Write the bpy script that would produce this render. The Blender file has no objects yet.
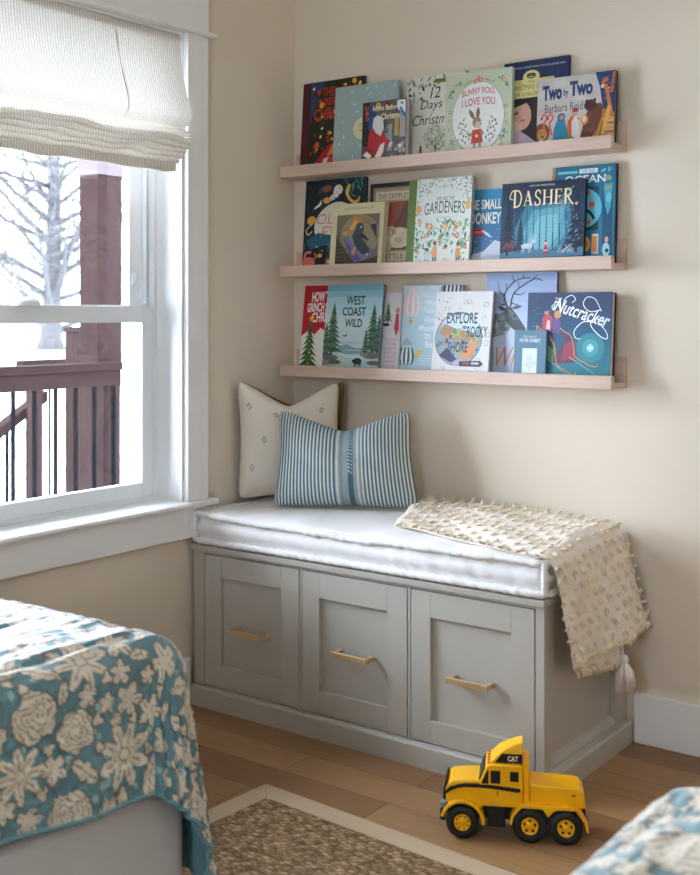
import bpy, bmesh, math, random
import numpy as np
from mathutils import Vector, Matrix, Euler
PI = math.pi
scene = bpy.context.scene
COL = scene.collection
random.seed(11)
rng = np.random.default_rng(5)

# ------------------------------------------------------------------ helpers
def lin(c):
    """sRGB hex or 0-255 tuple to linear rgb"""
    if isinstance(c, str):
        c = tuple(int(c[i:i + 2], 16) for i in (0, 2, 4))
    r = []
    for v in c:
        v = v / 255.0
        r.append(v / 12.92 if v <= 0.04045 else ((v + 0.055) / 1.055) ** 2.4)
    return (r[0], r[1], r[2], 1.0)

def new_mat(name):
    m = bpy.data.materials.new(name)
    m.use_nodes = True
    nt = m.node_tree
    return m, nt, nt.nodes['Principled BSDF']

def N(nt, kind, **kw):
    n = nt.nodes.new(kind)
    for k, v in kw.items():
        if k in n.inputs:
            n.inputs[k].default_value = v
        else:
            setattr(n, k, v)
    return n

def coords(nt, scale=(1, 1, 1), rot=(0, 0, 0), kind='Object'):
    tc = N(nt, 'ShaderNodeTexCoord')
    mp = N(nt, 'ShaderNodeMapping')
    mp.inputs['Scale'].default_value = scale
    mp.inputs['Rotation'].default_value = rot
    nt.links.new(tc.outputs[kind], mp.inputs['Vector'])
    return mp.outputs['Vector']

def ramp(nt, fac, stops):
    r = N(nt, 'ShaderNodeValToRGB')
    el = r.color_ramp.elements
    while len(el) > 1:
        el.remove(el[-1])
    el[0].position, el[0].color = stops[0]
    for p, c in stops[1:]:
        e = el.new(p)
        e.color = c
    nt.links.new(fac, r.inputs['Fac'])
    return r.outputs['Color']

def bump(nt, b, height, strength=0.2, dist=0.002):
    bn = N(nt, 'ShaderNodeBump', Strength=strength, Distance=dist)
    nt.links.new(height, bn.inputs['Height'])
    nt.links.new(bn.outputs['Normal'], b.inputs['Normal'])

def plain(name, c, rough=0.5, noise=0.0, nscale=30, spec=0.5, bstr=0.0, metal=0.0, bscale=None, sheen=0.0):
    m, nt, b = new_mat(name)
    col = lin(c)
    b.inputs['Base Color'].default_value = col
    b.inputs['Roughness'].default_value = rough
    b.inputs['Specular IOR Level'].default_value = spec
    b.inputs['Metallic'].default_value = metal
    if sheen:
        b.inputs['Sheen Weight'].default_value = sheen
    if noise or bstr:
        v = coords(nt)
        n = N(nt, 'ShaderNodeTexNoise', Scale=nscale, Detail=5.0)
        nt.links.new(v, n.inputs['Vector'])
        if noise:
            lo = tuple(x * (1 - noise) for x in col[:3]) + (1,)
            hi = tuple(min(1, x * (1 + noise)) for x in col[:3]) + (1,)
            nt.links.new(ramp(nt, n.outputs['Fac'], [(0.3, lo), (0.7, hi)]), b.inputs['Base Color'])
        if bstr:
            n2 = N(nt, 'ShaderNodeTexNoise', Scale=bscale or nscale * 4, Detail=4.0)
            nt.links.new(v, n2.inputs['Vector'])
            bump(nt, b, n2.outputs['Fac'], bstr)
    return m

def wood(name, c1, c2, axis='x', rough=0.5, scale=1.0, spec=0.5):
    m, nt, b = new_mat(name)
    st = {'x': (1.2, 14, 14), 'y': (14, 1.2, 14), 'z': (14, 14, 1.2)}[axis]
    v = coords(nt, tuple(s * scale for s in st))
    n = N(nt, 'ShaderNodeTexNoise', Scale=3.0, Detail=6.0, Roughness=0.6, Distortion=0.6)
    nt.links.new(v, n.inputs['Vector'])
    nt.links.new(ramp(nt, n.outputs['Fac'], [(0.28, lin(c2)), (0.5, lin(c1)), (0.75, lin(c2))]), b.inputs['Base Color'])
    b.inputs['Roughness'].default_value = rough
    b.inputs['Specular IOR Level'].default_value = spec
    bump(nt, b, n.outputs['Fac'], 0.08, 0.001)
    return m

def attr_mat(name, rough=0.5, spec=0.5, sheen=0.0, bscale=0, bstr=0.1, coat=0.0):
    m, nt, b = new_mat(name)
    a = N(nt, 'ShaderNodeVertexColor')
    a.layer_name = 'Col'
    nt.links.new(a.outputs['Color'], b.inputs['Base Color'])
    b.inputs['Roughness'].default_value = rough
    b.inputs['Specular IOR Level'].default_value = spec
    b.inputs['Coat Weight'].default_value = coat
    if sheen:
        b.inputs['Sheen Weight'].default_value = sheen
        b.inputs['Sheen Roughness'].default_value = 0.35
    if bscale:
        v = coords(nt)
        n2 = N(nt, 'ShaderNodeTexNoise', Scale=bscale, Detail=3.0)
        nt.links.new(v, n2.inputs['Vector'])
        bump(nt, b, n2.outputs['Fac'], bstr)
    return m

class MB:
    """collects faces; build() links them as one mesh object"""
    def __init__(s):
        s.v, s.f, s.mi, s.smooth = [], [], [], []
    def add(s, verts, faces, mi=0, smooth=False):
        k = len(s.v)
        s.v.extend([tuple(p) for p in verts])
        for f in faces:
            s.f.append(tuple(i + k for i in f)); s.mi.append(mi); s.smooth.append(smooth)
    def box(s, x0, x1, y0, y1, z0, z1, mi=0):
        v = [(x, y, z) for z in (z0, z1) for y in (y0, y1) for x in (x0, x1)]
        s.add(v, [(0, 2, 3, 1), (4, 5, 7, 6), (0, 1, 5, 4), (2, 6, 7, 3), (0, 4, 6, 2), (1, 3, 7, 5)], mi)
        return s
    def prism(s, prof, a0, a1, axis='y', mi=0, smooth=False):
        """prof: 2-D outline; extruded along axis. axis y: prof=(x,z); axis x: prof=(y,z); axis z: prof=(x,y)"""
        def P(p, a):
            return {'y': (p[0], a, p[1]), 'x': (a, p[0], p[1]), 'z': (p[0], p[1], a)}[axis]
        n = len(prof)
        v = [P(p, a0) for p in prof] + [P(p, a1) for p in prof]
        s.add(v, [tuple(range(n)), tuple(range(2 * n - 1, n - 1, -1))], mi)
        k = len(s.v) - 2 * n
        for i in range(n):
            j = (i + 1) % n
            s.f.append((k + i, k + n + i, k + n + j, k + j)); s.mi.append(mi); s.smooth.append(smooth)
        return s
    def tube(s, pts, r, n=10, mi=0, closed=False, caps=True, squash=None):
        pts = [Vector(p) for p in pts]
        m = len(pts)
        rs = r if isinstance(r, (list, tuple)) else [r] * m
        rings = []
        up = None
        for i in range(m):
            a = pts[(i - 1) % m] if (closed or i > 0) else pts[i]
            b = pts[(i + 1) % m] if (closed or i < m - 1) else pts[i]
            t = (b - a)
            t = t.normalized() if t.length > 1e-9 else Vector((0, 0, 1))
            if up is None:
                up = Vector((0, 0, 1)) if abs(t.z) < 0.9 else Vector((1, 0, 0))
            side = t.cross(up)
            side = side.normalized() if side.length > 1e-6 else t.orthogonal().normalized()
            up = side.cross(t).normalized()
            rings.append([pts[i] + (side * math.cos(2 * PI * k / n) + up * math.sin(2 * PI * k / n)) * rs[i] for k in range(n)])
        v = [p for ring in rings for p in ring]
        f = []
        for i in range(m if closed else m - 1):
            for k in range(n):
                a, b = i * n + k, i * n + (k + 1) % n
                j = (i + 1) % m
                c, d = j * n + (k + 1) % n, j * n + k
                f.append((a, b, c, d))
        s.add(v, f, mi, True)
        if caps and not closed:
            k0 = len(s.v) - len(v)
            s.f.append(tuple(k0 + k for k in range(n - 1, -1, -1))); s.mi.append(mi); s.smooth.append(False)
            s.f.append(tuple(k0 + (m - 1) * n + k for k in range(n))); s.mi.append(mi); s.smooth.append(False)
        return s
    def lathe(s, prof, n=32, axis='y', c=(0, 0, 0), mi=0):
        """prof: (radius, height along axis)"""
        v, f = [], []
        for (r, h) in prof:
            for k in range(n):
                a = 2 * PI * k / n
                p = {'y': (r * math.cos(a), h, r * math.sin(a)), 'z': (r * math.cos(a), r * math.sin(a), h),
                     'x': (h, r * math.cos(a), r * math.sin(a))}[axis]
                v.append((p[0] + c[0], p[1] + c[1], p[2] + c[2]))
        for i in range(len(prof) - 1):
            for k in range(n):
                f.append((i * n + k, i * n + (k + 1) % n, (i + 1) * n + (k + 1) % n, (i + 1) * n + k))
        s.add(v, f, mi, True)
        return s
    def grid(s, fn, nu, nv, mi=0, smooth=True):
        v = [fn(i / nu, j / nv) for j in range(nv + 1) for i in range(nu + 1)]
        f = [(j * (nu + 1) + i, j * (nu + 1) + i + 1, (j + 1) * (nu + 1) + i + 1, (j + 1) * (nu + 1) + i) for j in range(nv) for i in range(nu)]
        s.add(v, f, mi, smooth)
        return s
    def build(s, name, mats, parent=None, off=None, bevel=0, seg=2, fix=True):
        if not isinstance(mats, (list, tuple)):
            mats = [mats]
        me = bpy.data.meshes.new(name)
        o3 = Vector(off) if off is not None else Vector((0, 0, 0))
        me.from_pydata([tuple(Vector(p) - o3) for p in s.v], [], s.f)
        for m in mats:
            me.materials.append(m)
        me.polygons.foreach_set('material_index', s.mi)
        me.polygons.foreach_set('use_smooth', s.smooth)
        if fix:
            bm = bmesh.new(); bm.from_mesh(me)
            bmesh.ops.recalc_face_normals(bm, faces=bm.faces)
            bm.to_mesh(me); bm.free()
        me.update()
        o = bpy.data.objects.new(name, me)
        COL.objects.link(o)
        if parent is not None:
            o.parent = parent
        elif off is not None:
            o.location = o3
        if bevel:
            b = o.modifiers.new('bevel', 'BEVEL')
            b.width, b.segments, b.limit_method, b.angle_limit = bevel, seg, 'ANGLE', math.radians(40)
            b.harden_normals = False
        return o

def empty(name, loc, rot=(0, 0, 0)):
    o = bpy.data.objects.new(name, None)
    o.empty_display_size = 0.05
    o.location, o.rotation_euler = loc, rot
    COL.objects.link(o)
    return o

def tag(o, label=None, cat=None, group=None, kind=None):
    if label: o['label'] = label
    if cat: o['category'] = cat
    if group: o['group'] = group
    if kind: o['kind'] = kind
    return o

# ------------------------------------------------------------------ materials
WALL = plain('painted_wall', 'e2d5c2', 0.85, noise=0.02, nscale=3, bstr=0.04, bscale=260)
WHITE = plain('white_trim_paint', 'f0efed', 0.42, noise=0.01, nscale=5)
VINYL = plain('white_window_vinyl', 'e8eaec', 0.35, noise=0.01, nscale=5)
CEIL = plain('ceiling_paint', 'f6f5f3', 0.9, noise=0.01, nscale=4)
MAPLE = wood('pale_maple', 'd3b8a6', 'c5a996', 'x', 0.5)
GREY = plain('grey_cabinet_paint', 'b8b3a9', 0.42, noise=0.015, nscale=8, bstr=0.02, bscale=120)
BRASS = plain('brushed_brass', 'd0b084', 0.4, metal=0.5, noise=0.06, nscale=60)
LINEN = plain('white_mattress_cotton', 'e9e5e3', 0.9, noise=0.03, nscale=40, bstr=0.22, bscale=420, spec=0.2, sheen=0.15)
CREAM = plain('cream_throw_cotton', 'f3e9df', 0.95, noise=0.04, nscale=60, bstr=0.3, bscale=700, spec=0.1)
TUFT = plain('ivory_tuft_yarn', 'e6d7b8', 0.95, noise=0.1, nscale=90, spec=0.1)
BEDWHITE = plain('white_bed_upholstery', 'c6c2be', 0.8, noise=0.01, nscale=8, spec=0.2)
PAGES = plain('paper_page_block', 'cfc8ba', 0.9, noise=0.08, nscale=300)
YELLOW = plain('yellow_toy_plastic', 'fcba05', 0.28, noise=0.01, nscale=10)
BLACKP = plain('black_toy_plastic', '17171a', 0.4, noise=0.05, nscale=20)
TYRE = plain('black_toy_rubber', '161617', 0.55, noise=0.08, nscale=60)
GREYP = plain('grey_toy_plastic', '8b8d93', 0.35, noise=0.03, nscale=20)
REDP = plain('orange_lamp_plastic', 'd0582a', 0.3, noise=0.03, nscale=20)
WHITEINK = plain('white_print', 'efece6', 0.4, noise=0.01)
REDINK = plain('red_print', 'd86a28', 0.4, noise=0.01)
TIMBER = wood('red_brown_deck_timber', '241817', '1a1111', 'z', 0.95, 1.0, 0.06)
TIMBER_Y = wood('red_brown_rail_timber', '1e1313', '150d0d', 'y', 0.95, 1.0, 0.06)
IRON = plain('black_iron_baluster', '0b0c0e', 0.9, noise=0.05, spec=0.0)
BARK = plain('grey_bark', '3a3838', 0.95, noise=0.25, nscale=6)
SNOW = plain('snow', 'f2f4f8', 0.9, noise=0.01, nscale=0.5)
DRYGRASS = plain('dry_grass_patch', 'b9b3a6', 0.95, noise=0.2, nscale=2)

def floor_mat():
    m, nt, b = new_mat('oak_plank_floor')
    v = coords(nt)
    br = N(nt, 'ShaderNodeTexBrick')
    br.offset, br.offset_frequency, br.squash = 0.37, 2, 1.0
    br.inputs['Scale'].default_value = 1.0
    br.inputs['Brick Width'].default_value = 0.86
    br.inputs['Row Height'].default_value = 0.118
    br.inputs['Mortar Size'].default_value = 0.0012
    br.inputs['Mortar Smooth'].default_value = 0.3
    br.inputs['Bias'].default_value = 0.0
    br.inputs['Color1'].default_value = (0, 0, 0, 1)
    br.inputs['Color2'].default_value = (1, 1, 1, 1)
    br.inputs['Mortar'].default_value = (0.5, 0.5, 0.5, 1)
    nt.links.new(v, br.inputs['Vector'])
    tone = ramp(nt, br.outputs['Color'], [(0.0, lin('86603d')), (0.35, lin('9b744d')), (0.7, lin('a98259')), (1.0, lin('8e6843'))])
    v2 = coords(nt, (1.6, 22, 22))
    gn = N(nt, 'ShaderNodeTexNoise', Scale=2.2, Detail=7.0, Roughness=0.62, Distortion=0.8)
    nt.links.new(v2, gn.inputs['Vector'])
    g = ramp(nt, gn.outputs['Fac'], [(0.25, (0.74, 0.71, 0.68, 1)), (0.5, (1, 1, 1, 1)), (0.8, (0.84, 0.82, 0.79, 1))])
    mx = N(nt, 'ShaderNodeMix', data_type='RGBA', blend_type='MULTIPLY')
    mx.inputs['Factor'].default_value = 1.0
    nt.links.new(tone, mx.inputs[6]); nt.links.new(g, mx.inputs[7])
    mx2 = N(nt, 'ShaderNodeMix', data_type='RGBA')
    nt.links.new(br.outputs['Fac'], mx2.inputs['Factor'])
    nt.links.new(mx.outputs[2], mx2.inputs[6])
    mx2.inputs[7].default_value = lin('4a3423')
    nt.links.new(mx2.outputs[2], b.inputs['Base Color'])
    b.inputs['Roughness'].default_value = 0.48
    bn = N(nt, 'ShaderNodeBump', Strength=0.35, Distance=0.001, invert=True)
    nt.links.new(br.outputs['Fac'], bn.inputs['Height'])
    nt.links.new(bn.outputs['Normal'], b.inputs['Normal'])
    return m
FLOOR = floor_mat()

def sisal_mat():
    m, nt, b = new_mat('seagrass_weave')
    v = coords(nt, (62, 104, 62), (0, 0, math.radians(24)))
    n0 = N(nt, 'ShaderNodeTexNoise', Scale=0.35, Detail=2.0)
    nt.links.new(v, n0.inputs['Vector'])
    ad = N(nt, 'ShaderNodeMix', data_type='RGBA', blend_type='ADD')
    ad.inputs['Factor'].default_value = 0.9
    nt.links.new(v, ad.inputs[6]); nt.links.new(n0.outputs['Color'], ad.inputs[7])
    vo = N(nt, 'ShaderNodeTexVoronoi', Scale=1.0, Randomness=0.55)
    nt.links.new(ad.outputs[2], vo.inputs['Vector'])
    n = N(nt, 'ShaderNodeTexNoise', Scale=5.0, Detail=4.0)
    nt.links.new(v, n.inputs['Vector'])
    sp = N(nt, 'ShaderNodeSeparateColor')
    nt.links.new(vo.outputs['Color'], sp.inputs[0])
    tone = ramp(nt, sp.outputs[0], [(0.0, lin('7d623f')), (0.5, lin('9b7d56')), (1.0, lin('b79a70'))])
    gap = ramp(nt, vo.outputs['Distance'], [(0.30, (1, 1, 1, 1)), (0.62, (0.55, 0.5, 0.44, 1)), (0.9, (0.28, 0.24, 0.2, 1))])
    fib = ramp(nt, n.outputs['Fac'], [(0.3, (0.8, 0.78, 0.74, 1)), (0.6, (1, 1, 1, 1))])
    m1 = N(nt, 'ShaderNodeMix', data_type='RGBA', blend_type='MULTIPLY'); m1.inputs['Factor'].default_value = 1.0
    nt.links.new(tone, m1.inputs[6]); nt.links.new(gap, m1.inputs[7])
    m2 = N(nt, 'ShaderNodeMix', data_type='RGBA', blend_type='MULTIPLY'); m2.inputs['Factor'].default_value = 1.0
    nt.links.new(m1.outputs[2], m2.inputs[6]); nt.links.new(fib, m2.inputs[7])
    nt.links.new(m2.outputs[2], b.inputs['Base Color'])
    b.inputs['Roughness'].default_value = 0.9
    bn = N(nt, 'ShaderNodeBump', Strength=0.9, Distance=0.004, invert=True)
    nt.links.new(vo.outputs['Distance'], bn.inputs['Height'])
    nt.links.new(bn.outputs[0], b.inputs['Normal'])
    return m
SISAL = sisal_mat()
BINDING = plain('cotton_rug_binding', 'b79f83', 0.95, noise=0.06, nscale=300, bstr=0.3, bscale=900)

def glass_mat():
    m = bpy.data.materials.new('window_glass')
    m.use_nodes = True
    nt = m.node_tree
    nt.nodes.clear()
    out = N(nt, 'ShaderNodeOutputMaterial')
    t = N(nt, 'ShaderNodeBsdfTransparent')
    t.inputs['Color'].default_value = (0.95, 0.965, 0.97, 1)
    g = N(nt, 'ShaderNodeBsdfGlossy', Roughness=0.02)
    fr = N(nt, 'ShaderNodeFresnel', IOR=1.3)
    mx = N(nt, 'ShaderNodeMixShader')
    nt.links.new(fr.outputs[0], mx.inputs[0]); nt.links.new(t.outputs[0], mx.inputs[1]); nt.links.new(g.outputs[0], mx.inputs[2])
    nt.links.new(mx.outputs[0], out.inputs['Surface'])
    return m
GLASS = glass_mat()

def shade_mat():
    m = bpy.data.materials.new('woven_shade_cloth')
    m.use_nodes = True
    nt = m.node_tree
    nt.nodes.clear()
    out = N(nt, 'ShaderNodeOutputMaterial')
    v = coords(nt, (1, 1, 1))
    w = N(nt, 'ShaderNodeTexWave', Scale=36.0, Distortion=1.6, Detail=2.0)
    w.wave_type, w.bands_direction = 'BANDS', 'Y'
    w.inputs['Detail Scale'].default_value = 2.5
    nt.links.new(v, w.inputs['Vector'])
    v2 = coords(nt, (1, 30, 260))
    n = N(nt, 'ShaderNodeTexNoise', Scale=1.5, Detail=3.0)
    nt.links.new(v2, n.inputs['Vector'])
    mu = N(nt, 'ShaderNodeMath', operation='MULTIPLY')
    nt.links.new(w.outputs['Fac'], mu.inputs[0]); nt.links.new(n.outputs['Fac'], mu.inputs[1])
    col = ramp(nt, mu.outputs[0], [(0.08, lin('cfc6ba')), (0.5, lin('f0ebe2'))])
    d = N(nt, 'ShaderNodeBsdfDiffuse')
    t = N(nt, 'ShaderNodeBsdfTranslucent')
    bn = N(nt, 'ShaderNodeBump', Strength=0.22, Distance=0.002)
    nt.links.new(w.outputs['Fac'], bn.inputs['Height'])
    nt.links.new(col, d.inputs['Color']); nt.links.new(col, t.inputs['Color'])
    nt.links.new(bn.outputs[0], d.inputs['Normal']); nt.links.new(bn.outputs[0], t.inputs['Normal'])
    mx = N(nt, 'ShaderNodeMixShader')
    mx.inputs[0].default_value = SHADE_TRANS
    nt.links.new(d.outputs[0], mx.inputs[1]); nt.links.new(t.outputs[0], mx.inputs[2])
    nt.links.new(mx.outputs[0], out.inputs['Surface'])
    return m
SHADE_TRANS = 0.145
SHADE = shade_mat()

# ------------------------------------------------------------------ room shell
RX, RY, RZ = 4.5, -4.4, 2.55
WT = 0.14
def struct(o, kind='structure'):
    o['kind'] = kind
    return o
struct(MB().box(-WT, RX + WT, RY - WT, WT, -0.06, 0.0).build('floor', FLOOR))
struct(MB().box(-WT, RX + WT, RY - WT, WT, RZ, RZ + 0.06).build('ceiling', CEIL))
struct(MB().box(-WT, RX + WT, 0.0, WT, 0.0, RZ).build('wall_back', WALL))
W1 = (-1.43, -0.508, 0.572, 1.94)          # window opening y0,y1,z0,z1
ADDED_W2 = (-3.05, -1.64, 0.572, 1.94)  # unseen opening further along this wall, added to bring in more daylight
def wall_with_holes(name, holes, u0, u1, place):
    m = MB()
    cur = u0
    for (a, b, z0, z1) in holes:
        place(m, cur, a, 0, RZ); place(m, a, b, 0, z0); place(m, a, b, z1, RZ)
        cur = b
    place(m, cur, u1, 0, RZ)
    return struct(m.build(name, WALL))
wall_with_holes('wall_left', [ADDED_W2, W1], RY - WT, 0.0, lambda m, a, b, z0, z1: m.box(-WT, 0, a, b, z0, z1))
ADDED_W3 = (1.6, 2.3, 1.2, 2.05)  # unseen opening behind the camera, added as soft fill for the room
wall_with_holes('wall_front', [ADDED_W3], 0.0, RX, lambda m, a, b, z0, z1: m.box(a, b, RY - WT, RY, z0, z1))
struct(MB().box(RX, RX + WT, RY - WT, 0.0, 0.0, RZ).build('wall_right', WALL))

# baseboards
def board(name, x0, x1, y0, y1):
    m = MB()
    m.box(x0, x1, y0, y1, 0, 0.132)
    return struct(m.build(name, WHITE, bevel=0.003))
board('baseboard_back', 1.166, RX, -0.015, 0.0)
board('baseboard_left', 0.0, 0.0145, RY, -0.487)
board('baseboard_right', RX - 0.015, RX, RY, -0.015)
board('baseboard_front', 0.0145, RX - 0.015, RY, RY + 0.015)

# window trim (casing, header, stool, apron, jamb liners)
def casing(m, y0, y1):
    m.box(0.0, 0.02, y0, y1, 0.585, 1.94)
struct(MB().box(0.0, 0.02, W1[1] + 0.003, -0.4215, 0.586, 1.94).build('trim_1', WHITE, bevel=0.0015))
struct(MB().box(0.0, 0.02, W1[0] - 0.087, W1[0] - 0.003, 0.586, 1.94).build('trim_2', WHITE, bevel=0.0015))
struct(MB().box(0.0, 0.034, W1[0] - 0.11, -0.3965, 1.9402, 1.953).build('trim_3', WHITE, bevel=0.003))
struct(MB().box(0.0, 0.022, W1[0] - 0.087, -0.4215, 1.9532, 2.12).build('trim_4', WHITE, bevel=0.0015))
m = MB()
m.prism([(-0.1, 0.574), (0.036, 0.571), (0.041, 0.5725), (0.044, 0.578), (0.041, 0.5835), (0.036, 0.585), (-0.1, 0.586)], W1[0] - 0.012, W1[1] - 0.0)
m.box(0.0, 0.045, -0.5085, -0.402, 0.5712, 0.5852)
m.box(0.0, 0.045, W1[0] - 0.11, W1[0] - 0.01, 0.5712, 0.5852)
struct(m.build('trim_5', WHITE, bevel=0.001))
struct(MB().box(0.0, 0.02, W1[0] - 0.087, -0.428, 0.481, 0.571).build('trim_6', WHITE, bevel=0.0015))
m = MB()
m.box(-0.12, 0.0005, W1[1] - 0.004, W1[1] + 0.002, 0.586, 1.936)
m.box(-0.12, 0.0005, W1[0] - 0.002, W1[0] + 0.004, 0.586, 1.936)
m.box(-0.12, 0.0005, W1[0], W1[1], 1.932, 1.94)
m.box(-0.176, -0.1003, W1[0], W1[1], 0.5722, 0.5868)
struct(m.build('trim_7', WHITE))

# the double hung window
def window(name, y0, y1, z0, z1, plane='x', pos=-0.1):
    """frame in the plane x=pos (or y=pos); y0..y1 opening"""
    root = empty(name, (0, 0, 0))
    struct(root)
    def bx(m, a0, a1, n0, n1, c0, c1):
        if plane == 'x': m.box(n0, n1, a0, a1, c0, c1)
        else: m.box(a0, a1, n0, n1, c0, c1)
    zm = 1.128
    i0, i1 = y0 + 0.0125, y1 - 0.0125
    m = MB()
    fw = 0.0125
    for (a0, a1, c0, c1) in ((y0, i0, z0, z1), (i1, y1, z0, z1), (i0, i1, z0, z0 + 0.010), (i0, i1, z1 - 0.03, z1)):
        bx(m, a0, a1, pos - 0.075, pos, c0, c1)
    for (a0, a1) in ((i0, i0 + 0.02), (i1 - 0.02, i1)):       # tracks of the upper half
        bx(m, a0, a1, pos - 0.06, pos - 0.034, zm, z1 - 0.03)
    bx(m, i1 - 0.012, i1 - 0.008, pos - 0.034, pos - 0.02, zm + 0.03, z1 - 0.03)
    m.build('frame', VINYL, root, bevel=0.0012)
    def sash(nm, c0, c1, n0, n1, bot, top, st):
        m = MB()
        for (a0, a1, d0, d1) in ((i0, i0 + st, c0, c1), (i1 - st, i1, c0, c1), (i0 + st, i1 - st, c0, c0 + bot), (i0 + st, i1 - st, c1 - top, c1)):
            bx(m, a0, a1, n0, n1, d0, d1)
        s = m.build(nm, VINYL, root, bevel=0.0012)
        g = MB()
        mid = (n0 + n1) / 2
        bx(g, i0 + st - 0.004, i1 - st + 0.004, mid - 0.002, mid + 0.002, c0 + bot - 0.004, c1 - top + 0.004)
        g.build('pane', GLASS, s)
        return s
    lo = sash('lower_sash', z0 + 0.0105, zm + 0.022, pos - 0.03, pos - 0.002, 0.041, 0.047, 0.044)
    sash('upper_sash', zm - 0.02, z1 - 0.031, pos - 0.066, pos - 0.036, 0.045, 0.04, 0.062)
    return root, i0, i1, zm
win, i0, i1, zm = window('window_1', W1[0] + 0.004, W1[1] - 0.004, 0.587, 1.932)
yc = (W1[0] + W1[1]) / 2
m = MB()
m.lathe([(0.0, 0.022), (0.018, 0.0195), (0.033, 0.011), (0.037, 0.0)], 24, 'z', (-0.112, yc, zm + 0.0222))
m.box(-0.112, -0.096, yc - 0.006, yc + 0.03, zm + 0.0222, zm + 0.031)
m.build('sash_lock', VINYL, win, bevel=0.001)
m = MB()
m.box(-0.137, -0.130, -0.578, -0.570, 1.215, 1.262)
m.tube([(-0.130, -0.574, 1.222), (-0.122, -0.574, 1.232), (-0.122, -0.574, 1.24), (-0.130, -0.574, 1.252)], 0.003, 8)
m.lathe([(0, 0.006), (0.006, 0.005), (0.007, 0)], 12, 'x', (-0.131, -0.574, 1.238))
m.build('vent_latch', VINYL, win, bevel=0.001)
window('added_front_window', ADDED_W3[0], ADDED_W3[1], ADDED_W3[2], ADDED_W3[3], 'y', RY - 0.1)  # added window out of view, lets fill light in from behind
window('added_side_window', ADDED_W2[0], ADDED_W2[1], 0.572, 1.94)  # added window out of view, strengthens the daylight from the left
struct(MB().box(0.0, 0.02, ADDED_W2[0] - 0.085, ADDED_W2[0], 0.572, 1.94).box(0.0, 0.02, ADDED_W2[1], ADDED_W2[1] + 0.085, 0.572, 1.94).box(0.0, 0.02, ADDED_W2[0] - 0.085, ADDED_W2[1] + 0.085, 1.9402, 2.05).box(0.0, 0.02, ADDED_W2[0] - 0.085, ADDED_W2[1] + 0.085, 0.48, 0.5718).build('added_window_trim', WHITE))  # casing round the added left window

# ------------------------------------------------------------------ roman shade
def roman_shade():
    root = empty('roman_shade', (0, -0.97, 1.93))
    tag(root, 'ivory woven fabric roman shade half raised in the window', 'window shade')
    off = (0, -0.97, 1.93)
    y0, y1 = -1.418, -0.522
    prof = [(0.004, 1.928), (0.006, 1.90), (0.009, 1.86), (0.014, 1.82), (0.022, 1.78), (0.032, 1.745), (0.040, 1.715), (0.042, 1.695),
            (0.037, 1.678), (0.022, 1.666), (0.010, 1.661), (0.012, 1.655), (0.022, 1.648), (0.028, 1.640), (0.029, 1.632)]
    def smooth_prof(p, k=4):
        out = []
        for i in range(len(p) - 1):
            a, b, c, d = p[max(i - 1, 0)], p[i], p[i + 1], p[min(i + 2, len(p) - 1)]
            for j in range(k):
                t = j / k
                out.append(tuple(0.5 * ((2 * b[q]) + (-a[q] + c[q]) * t + (2 * a[q] - 5 * b[q] + 4 * c[q] - d[q]) * t * t + (-a[q] + 3 * b[q] - 3 * c[q] + d[q]) * t ** 3) for q in (0, 1)))
        out.append(p[-1])
        return out
    P = smooth_prof(prof)
    def body(u, v):
        i = min(int(v * (len(P) - 1) + 0.5), len(P) - 1)
        y = y0 + (y1 - y0) * u
        x, z = P[i]
        sag = 0.006 * math.sin(v * PI) * math.sin(u * 9 + v * 3) + 0.003 * math.sin(u * 23 + 2) * v
        flare = 0.020 * max(0, v - 0.35) / 0.65 * (u ** 8)
        return (x + abs(sag) * 0.8, y + flare, z + 0.004 * math.sin(u * 7) * v)
    m = MB()
    m.grid(body, 90, len(P) - 1)
    m.build('upper_panel', SHADE, root, off, fix=False)
    # stacked folds, each a soft loop of cloth
    nf = 6
    for k in range(nf):
        zt = 1.634 - k * 0.0145
        xo = 0.047 - 0.0035 * k
        loop = [(0.0, zt - 0.004), (0.018, zt), (xo - 0.006, zt - 0.002), (xo, zt - 0.009), (xo - 0.002, zt - 0.0165), (xo - 0.012, zt - 0.019), (0.0, zt - 0.016)]
        if k == nf - 1:
            loop = [(0.0, zt - 0.004), (0.018, zt), (xo - 0.006, zt - 0.002), (xo - 0.001, zt - 0.012), (xo - 0.002, zt - 0.026), (xo - 0.006, zt - 0.03), (0.0, zt - 0.028), (-0.004, zt - 0.016), (0.0, zt - 0.004)]
        L = smooth_prof(loop, 3)
        e0, e1 = y0 + 0.002 * k, y1 + 0.012 - 0.0105 * k
        ph = k * 0.7
        def fold(u, v, L=L, e0=e0, e1=e1, ph=ph):
            x, z = L[min(int(v * (len(L) - 1) + 0.5), len(L) - 1)]
            y = e0 + (e1 - e0) * u
            w = 0.0022 * math.sin(u * 16 + ph) + 0.0018 * math.sin(u * 37 + 2 * ph) - 0.004 * math.exp(-((u - 0.7) / 0.06) ** 2)
            return (x + w * (x / 0.045), y, z + w)
        mm = MB().grid(fold, 80, len(L) - 1)
        mm.build('fold', SHADE, root, off, fix=False)
    # soft crease down the panel
    pts = []
    for (x, z) in P[4:42]:
        pts.append((x + 0.0050, -0.775 + 0.018 * math.sin((1.93 - z) * 6), z))
    MB().tube(pts, 0.0016, 8).build('seam', SHADE, root, off)
    MB().box(-0.03, 0.003, y0, y1, 1.905, 1.928).build('head_rail', WHITE, root, off)
roman_shade()
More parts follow.
